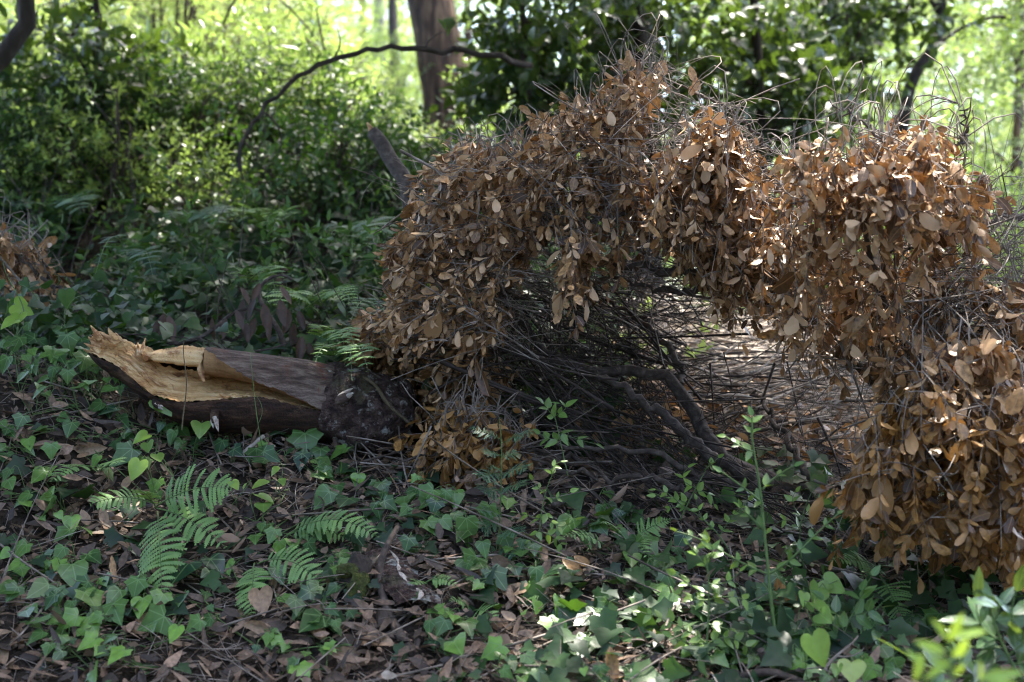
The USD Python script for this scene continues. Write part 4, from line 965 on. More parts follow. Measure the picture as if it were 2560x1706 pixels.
branch_thing('forked_branch', 'pale forked dead branch lying in the hollow under the brush', [P(1620, 845, 6.3), P(1680, 800, 6.25), P(1700, 780, 6.2), P(1715, 785, 6.2), P(1830, 790, 6.2)], .018, .012, 'palestick', n=18,
             parts=[([P(1705, 782, 6.2), P(1680, 745, 6.25), P(1650, 715, 6.3)], .012, .006)])
shrub('sunlit_seedling', 'seedling with glowing yellow green leaves behind the bare twigs', 'seedling', None, 'bushy', 97, .35, .35, 10, .045, EGG, slen=.14, loc=G(1560, 930), stems=3, nleaf=8)
shrub('sunlit_seedling', 'small bright seedling at the left foot of the sunny stick heap', 'seedling', None, 'bushy', 98, .30, .5, 12, .04, EGG, slen=.14, loc=G(1590, 1010), stems=3, nleaf=8)

# ------------------------------------------------------------------ ground cover on the slope and litter on the ground
rng = np.random.default_rng(202)


def cover_field(n, xr, yr, proto, size, lift, rng, keep=None, up=.8, tone=(0, 1), bend=-.15, fold=.2, wid=1.0, clump=2.2, thr=.42):
    x = rng.uniform(*xr, n * 3); y = rng.uniform(*yr, n * 3)
    p = np.stack([x, y, 0 * x], -1)
    ok = meshkit.fbm(p * clump, 3, 17) + rng.uniform(-.08, .08, len(x)) > thr
    if keep is not None:
        ok &= keep(x, y)
    x, y = x[ok][:n], y[ok][:n]; m_ = len(x)
    z = ht(x, y) + rng.uniform(lift[0], lift[1], m_)
    pos = np.stack([x, y, z], -1)
    nr = unit(gnormal(x, y) * up + np.array([0, -.28, .15]) + rng.normal(scale=.38, size=(m_, 3)))
    dv = unit(np.stack([rng.normal(0, .8, m_), rng.normal(-.5, .6, m_), rng.normal(-.25, .25, m_)], -1))
    tn = np.clip(rng.beta(1.3, 2.6, m_) * (tone[1] - tone[0]) + tone[0], 0, 1)
    return proto.place(pos, dv, nr, size * rng.uniform(.5, 1.25, m_), tn, fold=fold, bend=bend, wid=wid)


log_zone = lambda x, y: ~((x > -1.32) & (x < -.25) & (y > 4.1) & (y < 4.6))
left_slope = lambda x, y: log_zone(x, y) & (x < .35 + .05 * (y - 4)) & (np.abs(x / y) < .45)
mb = MB()
VV, AA = cover_field(7500, (-3.6, .8), (4.45, 8.6), IVY, .062, (.02, .20), rng, left_slope); mb.many(VV, IVY.f, AA)
VV, AA = cover_field(3000, (-3.6, .8), (4.45, 8.6), IVYB, .055, (.04, .26), rng, left_slope); mb.many(VV, IVYB.f, AA)
VV, AA = cover_field(700, (-.2, 1.9), (2.9, 4.5), IVY, .060, (.01, .09), rng, lambda x, y: (x / y > .02) & (np.abs(x / y) < .42), thr=.50); mb.many(VV, IVY.f, AA)
VV, AA = cover_field(200, (-1.6, .2), (2.8, 4.1), IVY, .055, (.01, .06), rng, lambda x, y: np.abs(x / y) < .42, thr=.55); mb.many(VV, IVY.f, AA)
mb.build('ivy_ground_cover', M['cover'], None, kind='stuff', label='dark ivy carpeting the slope and the lower right', cat='ivy')
mb = MB()
n = 480
x = rng.uniform(-3.8, .7, n * 2); y = rng.uniform(4.7, 8.6, n * 2); ok = left_slope(x, y); x, y = x[ok][:n], y[ok][:n]
C = np.stack([x, y, ht(x, y) + rng.uniform(.02, .22, len(x))], -1)
spray_leaves(mb, C, unit(rng.normal(scale=.5, size=(len(x), 3)) + [0, -.2, .7]), rng, 11, .036, .20, BAY, tone=(0, 1), wid=1.2)
n = 260
x = rng.uniform(-3.6, .5, n * 2); y = rng.uniform(5.0, 8.4, n * 2); ok = left_slope(x, y); x, y = x[ok][:n], y[ok][:n]
C = np.stack([x, y, ht(x, y) + rng.uniform(.10, .4, len(x))], -1)
spray_leaves(mb, C, unit(rng.normal(scale=.5, size=(len(x), 3)) + [0, -.2, .7]), rng, 11, .05, .25, BAY, tone=(.2, 1), wid=1.0)
mb.build('leafy_undergrowth', M['undergrowth'], None, kind='stuff', label='small leafy shoots growing through the ivy on the slope', cat='undergrowth')
mb = MB()
for k in range(300):
    x = rng.uniform(-3.2, .6); y = rng.uniform(4.6, 8); g = np.array([x, y, float(ht(x, y))]); dv = unit(rng.normal(scale=.45, size=3) + [0, 0, .8]); ln = rng.uniform(.15, .7)
    mb.add(*tube(spline([g, g + dv * ln * .5 + rng.normal(scale=.03, size=3), g + dv * ln], 7), np.linspace(.003, .001, 7), 4, cap=False))
for k in range(300):
    x = rng.uniform(-3.2, .6); y = rng.uniform(4.6, 8); g = np.array([x, y, float(ht(x, y)) + .03]); dv = unit(rng.normal(size=3) * [1, .6, .25]); ln = rng.uniform(.15, .6)
    mb.add(*tube(spline([g, g + dv * ln * .5 + rng.normal(scale=.03, size=3), g + dv * ln], 7), np.linspace(.004, .0015, 7), 4, cap=False))
mb.build('thin_stems', M['limb'], None, kind='stuff', label='thin dark stems and runners among the ivy on the slope', cat='stems')
# brown leaves between the ivy
mb = MB()
VV, AA = cover_field(1800, (-3.4, 1.0), (4.3, 8), LANCE, .10, (0, .05), rng, lambda x, y: log_zone(x, y), thr=.3, tone=(0, .8)); mb.many(VV, LANCE.f, AA)
mb.build('brown_leaf_scatter', M['litter'], None, kind='stuff', label='fallen brown leaves between the ivy behind the log', cat='leaves')
# litter of the foreground: bits, narrow leaves, needles, twigs
mb = MB()
fg = lambda x, y: (np.abs(x / y) < .42)


def litter(n, proto, size, lift, seed, yr=(2.5, 4.4), wid=1.0, tilt=.55, side=.0, bend=.15, tone=(0, 1)):
    r = np.random.default_rng(seed)
    y = r.uniform(*yr, n) ; x = r.uniform(-.42, .42, n) * y
    pos = np.stack([x, y, ht(x, y) + r.uniform(*lift, n)], -1)
    a = r.uniform(0, 6.28, n); nr = unit(gnormal(x, y) + r.normal(scale=tilt, size=(n, 3))); dv = np.stack([np.cos(a), np.sin(a), 0 * a], -1)
    dv = unit(dv - nr * (dv * nr).sum(1, keepdims=True))
    return proto.place(pos, dv, nr, size * r.uniform(.45, 1.3, n), np.clip(r.beta(1.0, 1.9, n) * (tone[1] - tone[0]) + tone[0], 0, 1), fold=r.uniform(-.3, .6, n), bend=r.normal(0, bend, n), wid=wid * r.uniform(.7, 1.3, n), side=r.normal(0, .2, n) + side)


for n, pr, sz, wd, sd in ((2200, LANCE, .072, .9, 1), (2600, BAY, .05, 1.0, 2), (7000, DIAM, .024, 1.3, 3), (1500, EGG, .05, 1.0, 4), (2200, THIN, .07, .35, 6)):
    VV, AA = litter(n, pr, sz, (0, .045), sd, wid=wd); mb.many(VV, pr.f, AA)
mb.build('leaf_litter', M['litter'], None, kind='stuff', label='litter of broken brown leaves and bark bits on the foreground', cat='leaf litter')
mb = MB()
for k in range(2600):
    y = rng.uniform(2.5, 4.5); x = rng.uniform(-.42, .42) * y; g = np.array([x, y, float(ht(x, y)) + rng.uniform(0, .03)]); a = rng.uniform(0, 6.28); ln = rng.uniform(.04, .22) if k % 9 else rng.uniform(.2, .5)
    dv = np.array([math.cos(a), math.sin(a), rng.normal(.05, .15)]); dv[2] += -gnormal(x, y)[0] * dv[0] / 1 - gnormal(x, y)[1] * dv[1]
    r = rng.uniform(.0006, .0016) if k % 9 else rng.uniform(.0015, .004)
    mb.add(*tube(spline([g, g + dv * ln * .5 + rng.normal(scale=.006, size=3), g + dv * ln], 6), np.linspace(r, r * .6, 6), 4, cap=False))
mb.build('needles_and_twigs', M['twig'], None, kind='stuff', label='dry needles and fine twigs scattered on the foreground', cat='twigs')

# larger fallen leaves, each its own
rng = np.random.default_rng(303)
lst = []
for poly, n in (([(0, 1500), (1200, 1480), (1500, 1560), (1700, 1706), (0, 1706)], 46), ([(150, 1230), (420, 1230), (420, 1400), (150, 1420)], 16), ([(700, 1290), (1250, 1330), (1300, 1480), (800, 1500)], 22), ([(40, 1080), (250, 1060), (300, 1160), (60, 1180)], 8), ([(1250, 1420), (1500, 1440), (1500, 1560), (1200, 1560)], 12)):
    lst += [tuple(a) for a in sample(poly, n, rng)]
for (px, py) in lst:
    g = G(px, py, .02)
    a = rng.uniform(0, 6.28); nr = unit(gnormal(g[0], g[1]) + [0, -.25, .1] + rng.normal(scale=.4, size=3)); dv = np.array([math.cos(a), math.sin(a), 0]); dv = unit(dv - nr * (dv @ nr))
    pr = [LANCE, BAY, LANCE, OVAL][rng.integers(4)]
    VV, AA = pr.place((g * 0)[None], dv, nr, rng.uniform(.045, .095), rng.uniform(.1, 1), fold=rng.uniform(0, .6), bend=rng.normal(0, .3), wid=rng.uniform(.8, 1.2), side=rng.normal(0, .25))
    x = thing('fallen_leaf', 'dry brown fallen leaf lying on the foreground litter', 'fallen leaf', g, group='larger dry leaves on the foreground litter')
    put(numbered(str(x.GetPath()), 'blade'), VV[0], pr.f, AA[0], M['fallen'])

# ------------------------------------------------------------------ ivy, heart-leaved climber and other plants of the foreground


def leafy(name, label, cat, leaves, mat, proto, seed, lift=.05, d0=0.0, group=None, stem='stem', facing=(0, -.55, .75), hang=(0, -.5, -.45)):
    """leaves: (px, py, width in px, tone) - each leaf a part, on a stalk that reaches down to the ground."""
    rng = np.random.default_rng(seed)
    g0 = G(*np.mean([l[:2] for l in leaves], axis=0))
    if mat == 'ivy':
        more = [(px + rng.normal(0, 26), py + rng.normal(4, 18), w * rng.uniform(.5, .85), tone * .3 + rng.uniform(0, .25)) for (px, py, w, tone) in leaves if rng.uniform() < .7]
        leaves = [(px, py, w, tone * 1.0) for px, py, w, tone in leaves] + more
    t = thing(name, label, cat, g0, group=group)
    prev = None
    for (px, py, w, tone) in leaves:
        g = G(px, py, lift); d = g[1] - rng.uniform(0, .03)
        c = P(px, py, d); size = w / F * d
        pr = proto if not isinstance(proto, (list, tuple)) else proto[rng.integers(len(proto))]
        ln = size * 1.08 / (1.0 if pr is HEART or pr is IVYB else 1.12)
        nr = unit(np.array(facing) + rng.normal(scale=.26, size=3))
        dv = unit(np.array(hang) + np.array([rng.normal(0, .55), rng.normal(0, .15), rng.normal(0, .15)])); dv = unit(dv - nr * (dv @ nr))
        base = c - dv * ln * .42
        VV, AA = pr.place(base[None], dv, nr, ln, np.clip(tone + rng.normal(0, .06), 0, 1), fold=rng.uniform(.0, .30), bend=rng.normal(-.16, .12), wid=rng.uniform(.88, 1.1), wave=rng.uniform(0, .02))
        lp = numbered(str(t.GetPath()), 'leaf'); put(lp, VV[0] - g0, pr.f, AA[0], M[mat])
        foot = np.array([base[0] + rng.normal(0, .03), base[1] + rng.uniform(.02, .06), 0]); foot[2] = float(ht(foot[0], foot[1]))
        put(numbered(lp, 'stalk'), *tube(spline([base, base - dv * .03 - np.array([0, 0, .01]), (base + foot) / 2 + rng.normal(scale=.008, size=3), foot], 8) - g0, np.linspace(.0010, .0014, 8), 4), M['vine'] if stem == 'vine' else M['stem'])
        if prev is not None and np.linalg.norm(prev - foot) < .45:
            put(numbered(str(t.GetPath()), 'runner'), *tube(spline([prev + [0, 0, .006], (prev + foot) / 2 + [0, 0, .012], foot + [0, 0, .006]], 7) - g0, np.full(7, .0018), 5), M['stem'])
        prev = foot
    return t


z7 = lambda l: [(x * .425, 1046 + y * .425, w * .425, t) for x, y, w, t in l]
z8 = lambda l: [(780 + x * .425, 1046 + y * .425, w * .425, t) for x, y, w, t in l]
z9 = lambda l: [(1560 + x * .425, 1046 + y * .425, w * .425, t) for x, y, w, t in l]
zl = lambda l: [(x * .2176, 650 + y * .2176, w * .2176, t) for x, y, w, t in l]
IV = [IVY, IVY, IVYB]
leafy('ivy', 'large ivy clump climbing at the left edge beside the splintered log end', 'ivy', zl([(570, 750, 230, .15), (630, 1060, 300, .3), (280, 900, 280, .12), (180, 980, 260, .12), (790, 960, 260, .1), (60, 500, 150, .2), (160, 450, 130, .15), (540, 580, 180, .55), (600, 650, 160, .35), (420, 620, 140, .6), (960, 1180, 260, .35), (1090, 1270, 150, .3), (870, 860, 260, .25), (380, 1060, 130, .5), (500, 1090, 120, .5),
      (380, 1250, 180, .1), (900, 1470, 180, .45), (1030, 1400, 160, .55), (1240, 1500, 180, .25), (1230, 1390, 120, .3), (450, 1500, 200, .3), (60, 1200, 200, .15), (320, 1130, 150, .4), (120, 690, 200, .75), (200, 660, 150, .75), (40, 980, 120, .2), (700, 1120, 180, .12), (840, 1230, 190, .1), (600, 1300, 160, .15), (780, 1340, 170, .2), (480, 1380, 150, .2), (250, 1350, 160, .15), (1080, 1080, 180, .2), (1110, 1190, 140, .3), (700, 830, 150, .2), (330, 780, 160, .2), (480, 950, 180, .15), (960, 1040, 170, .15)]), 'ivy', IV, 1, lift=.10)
leafy('heart_leaved_climber', 'bright yellow green folded leaves at the top of the left ivy clump', 'climber', zl([(250, 560, 230, .9), (220, 680, 180, .95), (100, 720, 180, .9), (360, 520, 110, .7)]), 'heart', HEART, 2, lift=.16)
leafy('ivy', 'ivy trailing among brown curled leaves below the left edge clump', 'ivy', z7([(170, 150, 100, .6), (300, 190, 100, .55), (60, 80, 90, .15), (30, 230, 100, .1), (60, 390, 100, .3), (130, 470, 110, .35), (40, 330, 90, .1), (160, 510, 90, .5), (230, 340, 130, .55), (280, 450, 130, .45), (120, 20, 100, .2), (240, 60, 110, .15)]), 'ivy', IV, 3)
leafy('ivy', 'pair of bright ivy leaves left of the large fern among brown leaves', 'ivy', z7([(280, 540, 140, .6), (420, 620, 120, .7), (370, 690, 130, .2), (350, 570, 60, .6)]), 'ivy', IV, 4)
leafy('ivy', 'broad pale-veined ivy leaves sheltering under the log at left', 'ivy', z7([(720, 220, 180, .35), (860, 260, 100, .35), (910, 400, 110, .4), (1010, 110, 90, .25), (1050, 150, 80, .2), (980, 60, 90, .2), (640, 330, 90, .3), (560, 250, 80, .3), (480, 120, 90, .12), (650, 90, 90, .12), (410, 60, 100, .12)]), 'ivy', IV, 5)
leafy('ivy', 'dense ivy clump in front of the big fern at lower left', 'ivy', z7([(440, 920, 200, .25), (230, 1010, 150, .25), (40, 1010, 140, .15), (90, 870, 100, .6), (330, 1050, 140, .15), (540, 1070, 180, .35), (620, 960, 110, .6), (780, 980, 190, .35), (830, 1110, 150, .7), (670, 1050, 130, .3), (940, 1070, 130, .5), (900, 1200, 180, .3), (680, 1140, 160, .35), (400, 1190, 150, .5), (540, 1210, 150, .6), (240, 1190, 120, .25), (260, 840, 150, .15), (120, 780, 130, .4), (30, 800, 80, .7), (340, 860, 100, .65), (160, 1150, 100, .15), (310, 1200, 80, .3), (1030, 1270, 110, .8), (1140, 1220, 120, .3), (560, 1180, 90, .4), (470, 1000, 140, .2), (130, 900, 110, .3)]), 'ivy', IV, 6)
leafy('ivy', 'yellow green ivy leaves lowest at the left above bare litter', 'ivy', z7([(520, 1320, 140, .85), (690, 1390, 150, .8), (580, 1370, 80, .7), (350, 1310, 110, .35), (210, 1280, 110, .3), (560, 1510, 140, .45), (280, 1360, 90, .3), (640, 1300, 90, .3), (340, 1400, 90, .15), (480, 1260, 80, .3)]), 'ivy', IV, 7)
leafy('heart_leaved_climber', 'large dark heart shaped leaf right of the big fern', 'climber', z7([(1070, 890, 200, .05), (1270, 865, 130, .0), (1350, 860, 60, .5)]), 'ivy', HEART, 8)
leafy('heart_leaved_climber', 'pale heart shaped leaves on thin stalks in front of the split log', 'climber', z7([(960, -80, 130, .55), (1190, -60, 90, .6), (1180, 60, 110, .5), (800, 300, 120, .95), (830, 110, 90, .9), (870, 170, 90, .35), (930, 235, 80, .5)]), 'heart', HEART, 9, lift=.12)
leafy('ivy', 'ivy rosette with blue sheen under the middle of the log', 'ivy', z7([(1600, 50, 150, .35), (1680, 60, 130, .3), (1620, 0, 110, .3), (1650, -20, 100, .25), (1460, 80, 70, .7), (1540, 170, 70, .75), (1560, 20, 110, .4), (1400, 200, 100, .1), (1290, 170, 110, .1), (1590, 220, 130, .1), (1510, 210, 120, .1)]), 'ivy', IV, 10, lift=.05)
leafy('ivy', 'large veined ivy leaves under the mossy right end of the log', 'ivy', z7([(1800, 150, 220, .3), (1990, 200, 130, .45), (1900, 250, 120, .2), (2020, 310, 110, .35), (1940, 330, 100, .2), (1880, 340, 90, .3), (1770, 250, 110, .12), (1840, 60, 90, .2)]), 'ivy', IV, 11, lift=.04)
leafy('heart_leaved_climber', 'light green smooth leaves on a twining stem mid foreground', 'climber', z7([(1540, 380, 140, .8), (1620, 300, 90, .9), (1660, 370, 100, .6), (1560, 470, 110, .6), (1550, 520, 100, .5), (1440, 395, 60, .8), (1380, 395, 70, .9)]), 'heart', [HEART, EGG], 12, lift=.09)
leafy('ivy', 'dark trailing leaves beside the small middle fern', 'ivy', z7([(1900, 470, 130, .25), (2030, 490, 150, .1), (1980, 420, 110, .15), (2110, 360, 80, .75), (1500, 705, 90, .4), (1600, 690, 110, .4), (1560, 640, 100, .2), (1650, 770, 100, .45), (1720, 740, 100, .3), (1830, 760, 100, .2), (1880, 700, 110, .1), (1640, 920, 110, .1), (2100, 700, 120, .1)]), 'ivy', [IVYB, HEART, IVY], 13)
leafy('ivy', 'single veined ivy leaf with dark neighbour above the mossy stump', 'ivy', z7([(2040, 890, 160, .35), (2130, 930, 140, .05), (1950, 1010, 100, .15), (1840, 1000, 110, .2), (1790, 1040, 110, .1), (1740, 1110, 120, .15), (1840, 1200, 190, .15), (1960, 1130, 90, .1), (1980, 1220, 80, .35), (1680, 1070, 90, .4)]), 'ivy', IV, 14)
leafy('ivy', 'small bright ivy sprig standing on bare litter at bottom centre left', 'ivy', z7([(1575, 1300, 90, .5), (1640, 1310, 90, .6), (1780, 1490, 150, .6), (1720, 1450, 90, .2), (1940, 1350, 90, .55), (1210, 1040, 80, .1), (1600, 1340, 70, .1)]), 'ivy', IV, 15)
leafy('ivy', 'ivy band below the golden leaf spray right of the log', 'ivy', z8([(540, 480, 140, .25), (670, 470, 160, .3), (840, 465, 120, .4), (1030, 570, 140, .4), (700, 640, 130, .35), (790, 620, 100, .35), (920, 660, 170, .2), (860, 590, 90, .3), (600, 450, 110, .2), (460, 510, 110, .15), (720, 520, 100, .1), (1150, 500, 100, .6), (270, 360, 90, .75), (420, 410, 100, .1), (600, 355, 60, .6), (1010, 760, 100, .4), (940, 850, 170, .2), (900, 870, 110, .2), (560, 740, 100, .1), (390, 540, 100, .1)]), 'ivy', IV, 16)
leafy('ivy', 'dark three-lobed ivy leaf cluster in the centre of the foreground', 'ivy', z8([(1100, 950, 170, .12), (970, 990, 80, .5), (1350, 980, 140, .35), (1480, 960, 160, .35), (1150, 730, 120, .15), (1240, 800, 110, .1), (1200, 890, 100, .05), (1030, 930, 90, .1), (1420, 900, 110, .2), (1320, 920, 100, .2), (1300, 1030, 110, .3)]), 'ivy', IV, 17)
leafy('ivy', 'light green pale-veined ivy pair right of centre near the bottom', 'ivy', z8([(1320, 1110, 100, .7), (1460, 1120, 150, .75), (1400, 1210, 130, .65), (1610, 1180, 160, .15), (1600, 1350, 190, .2), (1710, 1110, 110, .2), (1760, 1240, 120, .05)]), 'ivy', IV, 18)
leafy('ivy', 'ivy leaves in a row along the bottom right of the mossy bark', 'ivy', z8([(1060, 1370, 160, .8), (850, 1340, 170, .45), (920, 1220, 140, .2), (740, 1130, 120, .5), (760, 1230, 120, .15), (830, 1170, 90, .6), (690, 1230, 90, .2)]), 'ivy', IV, 19)
leafy('ivy', 'small dark ivy leaves at the very bottom centre edge', 'ivy', z8([(1280, 1420, 110, .35), (1240, 1480, 100, .45), (1330, 1510, 90, .4), (1180, 1440, 90, .15), (1150, 1500, 90, .3), (1250, 1540, 90, .3), (1700, 1500, 100, .15), (1890, 1530, 90, .4), (110, 1350, 80, .8), (1600, 1490, 60, .6)]), 'ivy', IV, 20)
leafy('ivy', 'shaded ivy under the bare twigs right of centre', 'ivy', z8([(1490, 640, 170, .3), (1990, 750, 160, .35), (1760, 540, 100, .1), (1850, 510, 90, .25), (1900, 750, 130, .15), (2080, 840, 120, .3), (1700, 640, 120, .15), (2010, 850, 110, .2), (1620, 720, 110, .2), (1800, 580, 90, .1), (1920, 900, 130, .1), (2100, 950, 120, .1), (1830, 690, 90, .2), (2170, 720, 110, .1)]), 'ivy', IV, 21)
leafy('heart_leaved_climber', 'row of green heart shaped leaves under the lower right brown leaves', 'climber', z9([(1230, 980, 130, .6), (1180, 1000, 80, .5), (1130, 1040, 130, .45), (1060, 1060, 80, .8), (1170, 1130, 140, .55), (1175, 1170, 110, .35)]), 'heart', HEART, 22, lift=.13)
leafy('heart_leaved_climber', 'very bright heart shaped leaf low at the right bottom', 'climber', z9([(1140, 1360, 180, .85), (1340, 1490, 150, .8), (1250, 1480, 80, .4)]), 'heart', HEART, 23, lift=.12, hang=(.1, -.3, -.8))
leafy('ivy', 'dark ivy carpet in the lower right between the green stems', 'ivy', z9([(870, 960, 140, .15), (720, 1230, 130, .05), (930, 1200, 170, .05), (420, 1370, 140, .8), (570, 1420, 120, .6), (100, 760, 160, .3), (560, 1380, 100, .5), (930, 1390, 110, .25), (860, 1310, 110, .1), (980, 1320, 130, .08), (1060, 1410, 120, .4), (1450, 1490, 150, .45), (1100, 1500, 120, .5), (900, 1450, 130, .4), (760, 1430, 100, .15), (640, 1340, 130, .4), (820, 1040, 140, .15), (700, 1000, 120, .15), (40, 930, 110, .2), (250, 1050, 130, .5), (90, 1080, 110, .15), (1010, 1450, 110, .6), (300, 1100, 120, .5), (760, 1150, 120, .1), (1180, 1530, 100, .3)]), 'ivy', IV, 24)
leafy('ivy', 'bluish ivy under the sunlit fern at the lower right', 'ivy', z9([(1640, 1260, 150, .05), (1480, 1300, 130, .1), (1540, 1380, 130, .15), (1600, 1440, 140, .2), (1700, 1200, 100, .05), (1560, 1500, 120, .3), (1830, 1190, 160, .3), (1380, 1400, 110, .25), (1460, 1230, 100, .1)]), 'ivy', IV, 25)
leafy('ivy', 'ivy creeping along the foot of the log behind the pale leaves', 'ivy', z7([(560, -60, 110, .2), (640, -40, 120, .12), (720, 20, 110, .12), (1080, 80, 110, .3), (1130, 50, 110, .25), (1100, 20, 90, .2), (1230, 80, 100, .06), (1150, 140, 90, .1), (760, 110, 90, .1), (680, 150, 100, .15)]), 'ivy', IV, 26, lift=.04)


# ---- ferns
def bez(a, b_, c, n):
    t = np.linspace(0, 1, n)[:, None]
    return (1 - t) ** 2 * a + 2 * t * (1 - t) * b_ + t * t * c


def frond(base, tip, rng, wid, npairs=15, arch=.35, tri=False, pinn=9, droop=.07, facing=(0, -.45, .9), tooth=.2):
    """A frond: (rachis points, [(vertices, faces, data) of each pinna])."""
    base, tip = np.asarray(base, float), np.asarray(tip, float); ln = np.linalg.norm(tip - base)
    ctrl = (base + tip) / 2 + np.array([0, 0, ln * arch])
    pts = bez(base, ctrl, tip, 24); tg = unit(np.gradient(pts, axis=0)); f0 = np.array(facing, float)
    out = []
    ts = np.linspace(.16 if not tri else .26, .985, npairs)
    cs = CubicSpline(np.linspace(0, 1, 24), pts); ct = CubicSpline(np.linspace(0, 1, 24), tg)
    for t in ts:
        b0, d0 = cs(t), unit(ct(t)); nrm = unit(f0 - d0 * (f0 @ d0)); sd = np.cross(d0, nrm)
        u = (t - ts[0]) / (ts[-1] - ts[0])
        prof = ((1 - u) ** .85 * .97 + .03) if tri else (np.sin(np.pi * (u * .82 + .16)) ** .8)
        for s in (-1, 1):
            if rng.uniform() < .05:
                continue
            L_ = wid * prof * rng.uniform(.78, 1.12)
            dv = unit(sd * s + d0 * (.30 + .30 * u) + rng.normal(scale=.11, size=3))
            m_ = max(3, int(pinn * min(1, prof + .25)))
            w = np.linspace(0, 1, m_ + 1)[:, None]
            mid = b0 + dv * L_ * w + np.array([0, 0, -1]) * L_ * droop * w ** 2 + nrm * L_ * .06 * np.sin(np.pi * w)
            pd = unit(np.cross(dv, nrm))
            V, Fc = [mid[0]], []
            hw = tooth * L_ * np.clip(np.sin(np.pi * (w[:, 0] * .80 + .20)), .02, 1) * 1.15
            hw = np.minimum(hw, .50 * ln * (ts[1] - ts[0]))
            # saw-toothed blade: lobes on both sides
            V = [mid[i] for i in range(m_ + 1)]
            for q in (-1, 1):
                for i in range(m_):
                    a0 = len(V)
                    c0 = mid[i] + (mid[i + 1] - mid[i]) * .62
                    V += [c0 + pd * q * hw[i] + dv * L_ / m_ * .42 - nrm * hw[i] * .25, mid[i] + (mid[i + 1] - mid[i]) * .10 + pd * q * hw[i] * .5]
                    Fc += [(i, i + 1, a0), (i, a0, a0 + 1)] if q > 0 else [(i, a0, i + 1), (i, a0 + 1, a0)]
            V = np.array(V); A = np.zeros_like(V); A[:, 2] = np.clip(.45 + rng.normal(0, .15) + .25 * u, 0, 1); A[:, 0] = .2
            out.append((V, np.array(Fc), A))
    return pts, out


def fern(label, fronds, seed, mat='fern', deep=True, group=None, name='fern', cat='fern'):
    """fronds: (base point, tip point, half width, pairs, arch, triangular)"""
    rng = np.random.default_rng(seed)
    o = np.asarray(fronds[0][0], float)
    t = thing(name, label, cat, o, group=group)
    for (b0, tp, wid, npairs, arch, tri, *more) in fronds:
        fc = more[0] if more else (0, -.45, .9)
        pts, pin = frond(b0, tp, rng, wid, npairs, arch, tri, facing=fc)
        mb = MB(); mb.add(*tube(pts - o, np.linspace(.0022, .0006, len(pts)), 5))
        if deep:
            fr = mb.build('frond', M['stem'], t)
            for V, Fc, A in pin:
                put(numbered(str(fr.GetPath()), 'leaflet'), V - o, Fc, A, M[mat])
        else:
            m2 = MB()
            for V, Fc, A in pin:
                m2.add(V - o, Fc, A)
            fr = mb.build('frond', M['stem'], t); m2.build('blade', M[mat], fr)
    return t


def FP(px, py, lift):
    g = G(px, py, lift)
    return P(px, py, g[1])


c = FP(385, 1270, .10)
fern('large fern with toothed arching fronds in the left foreground', [
    (c, FP(580, 1222, .20), .085, 17, .18, False, (.1, -.8, .5)), (c + [0, .01, .01], FP(225, 1262, .16), .058, 15, .2, False, (-.1, -.6, .8)), (c + [.01, 0, -.01], FP(405, 1490, .05), .078, 19, .10, False, (-.15, -.9, .3)),
    (c + [.01, -.01, 0], FP(565, 1370, .09), .055, 13, .12, False, (.1, -.8, .5)), (c + [0, .02, 0], FP(345, 1225, .2), .04, 10, .15, False)], 401)
c = FP(330, 1230, .03)
fern('small fern frond spreading flat above the large fern', [(FP(250, 1180, .05), FP(125, 1205, .16), .04, 14, .25, False), (FP(250, 1180, .05), FP(300, 1160, .17), .045, 12, .2, False)], 402)
c = FP(715, 1340, .04)
fern('fern with two arched fronds in the middle of the foreground', [(c, FP(948, 1345, .08), .05, 18, .30, False, (0, -.6, .8)), (c + [0, -.01, 0], FP(870, 1350, .05), .042, 14, .28, False, (0, -.7, .7))], 403)
c = FP(645, 1410, .06)
fern('fern with drooping fronds left of the mossy stump', [(c, FP(808, 1465, .04), .055, 15, .30, False, (.1, -.8, .6)), (c + [-.01, 0, 0], FP(628, 1545, .03), .05, 15, .12, False, (-.1, -.9, .3)), (c + [-.01, .01, 0], FP(600, 1530, .03), .03, 10, .1, False, (-.2, -.9, .3))], 404)
fern('tiny bright fern by the whitish bark strip', [(FP(1060, 1460, .02), FP(1150, 1475, .05), .035, 9, .4, True), (FP(1060, 1460, .02), FP(1022, 1480, .05), .03, 8, .4, True)], 405)
fern('little lacy fern above the row of ivy leaves', [(FP(1180, 1530, .02), FP(1245, 1560, .04), .05, 11, .35, True, (.1, -.7, .6)), (FP(1180, 1530, .02), FP(1122, 1505, .05), .03, 8, .4, True)], 406)
fern('fern with spread fronds near the bare twigs in the centre', [(FP(1570, 1360, .02), FP(1680, 1298, .12), .05, 14, .15, True, (-.2, -.6, .7)), (FP(1560, 1360, .02), FP(1630, 1410, .06), .05, 12, .35, True, (.1, -.7, .6)), (FP(1530, 1380, .02), FP(1400, 1345, .08), .04, 12, .3, True), (FP(1560, 1360, .02), FP(1500, 1310, .1), .035, 9, .3, True)], 407)
fern('sunlit fern under the lower right brown leaves', [(FP(2200, 1440, .12), FP(2260, 1560, .03), .075, 17, .12, True, (.1, -.9, .4)), (FP(2210, 1430, .10), FP(2070, 1405, .13), .05, 14, .18, True, (0, -.5, .8)), (FP(2210, 1430, .10), FP(2150, 1450, .12), .035, 11, .2, True)], 408)
fern('fine fern with pointed fronds low at the right', [(FP(2100, 1560, .05), FP(2215, 1600, .03), .05, 14, .3, True, (.1, -.8, .5)), (FP(2100, 1560, .05), FP(2060, 1590, .04), .035, 9, .3, True)], 409)
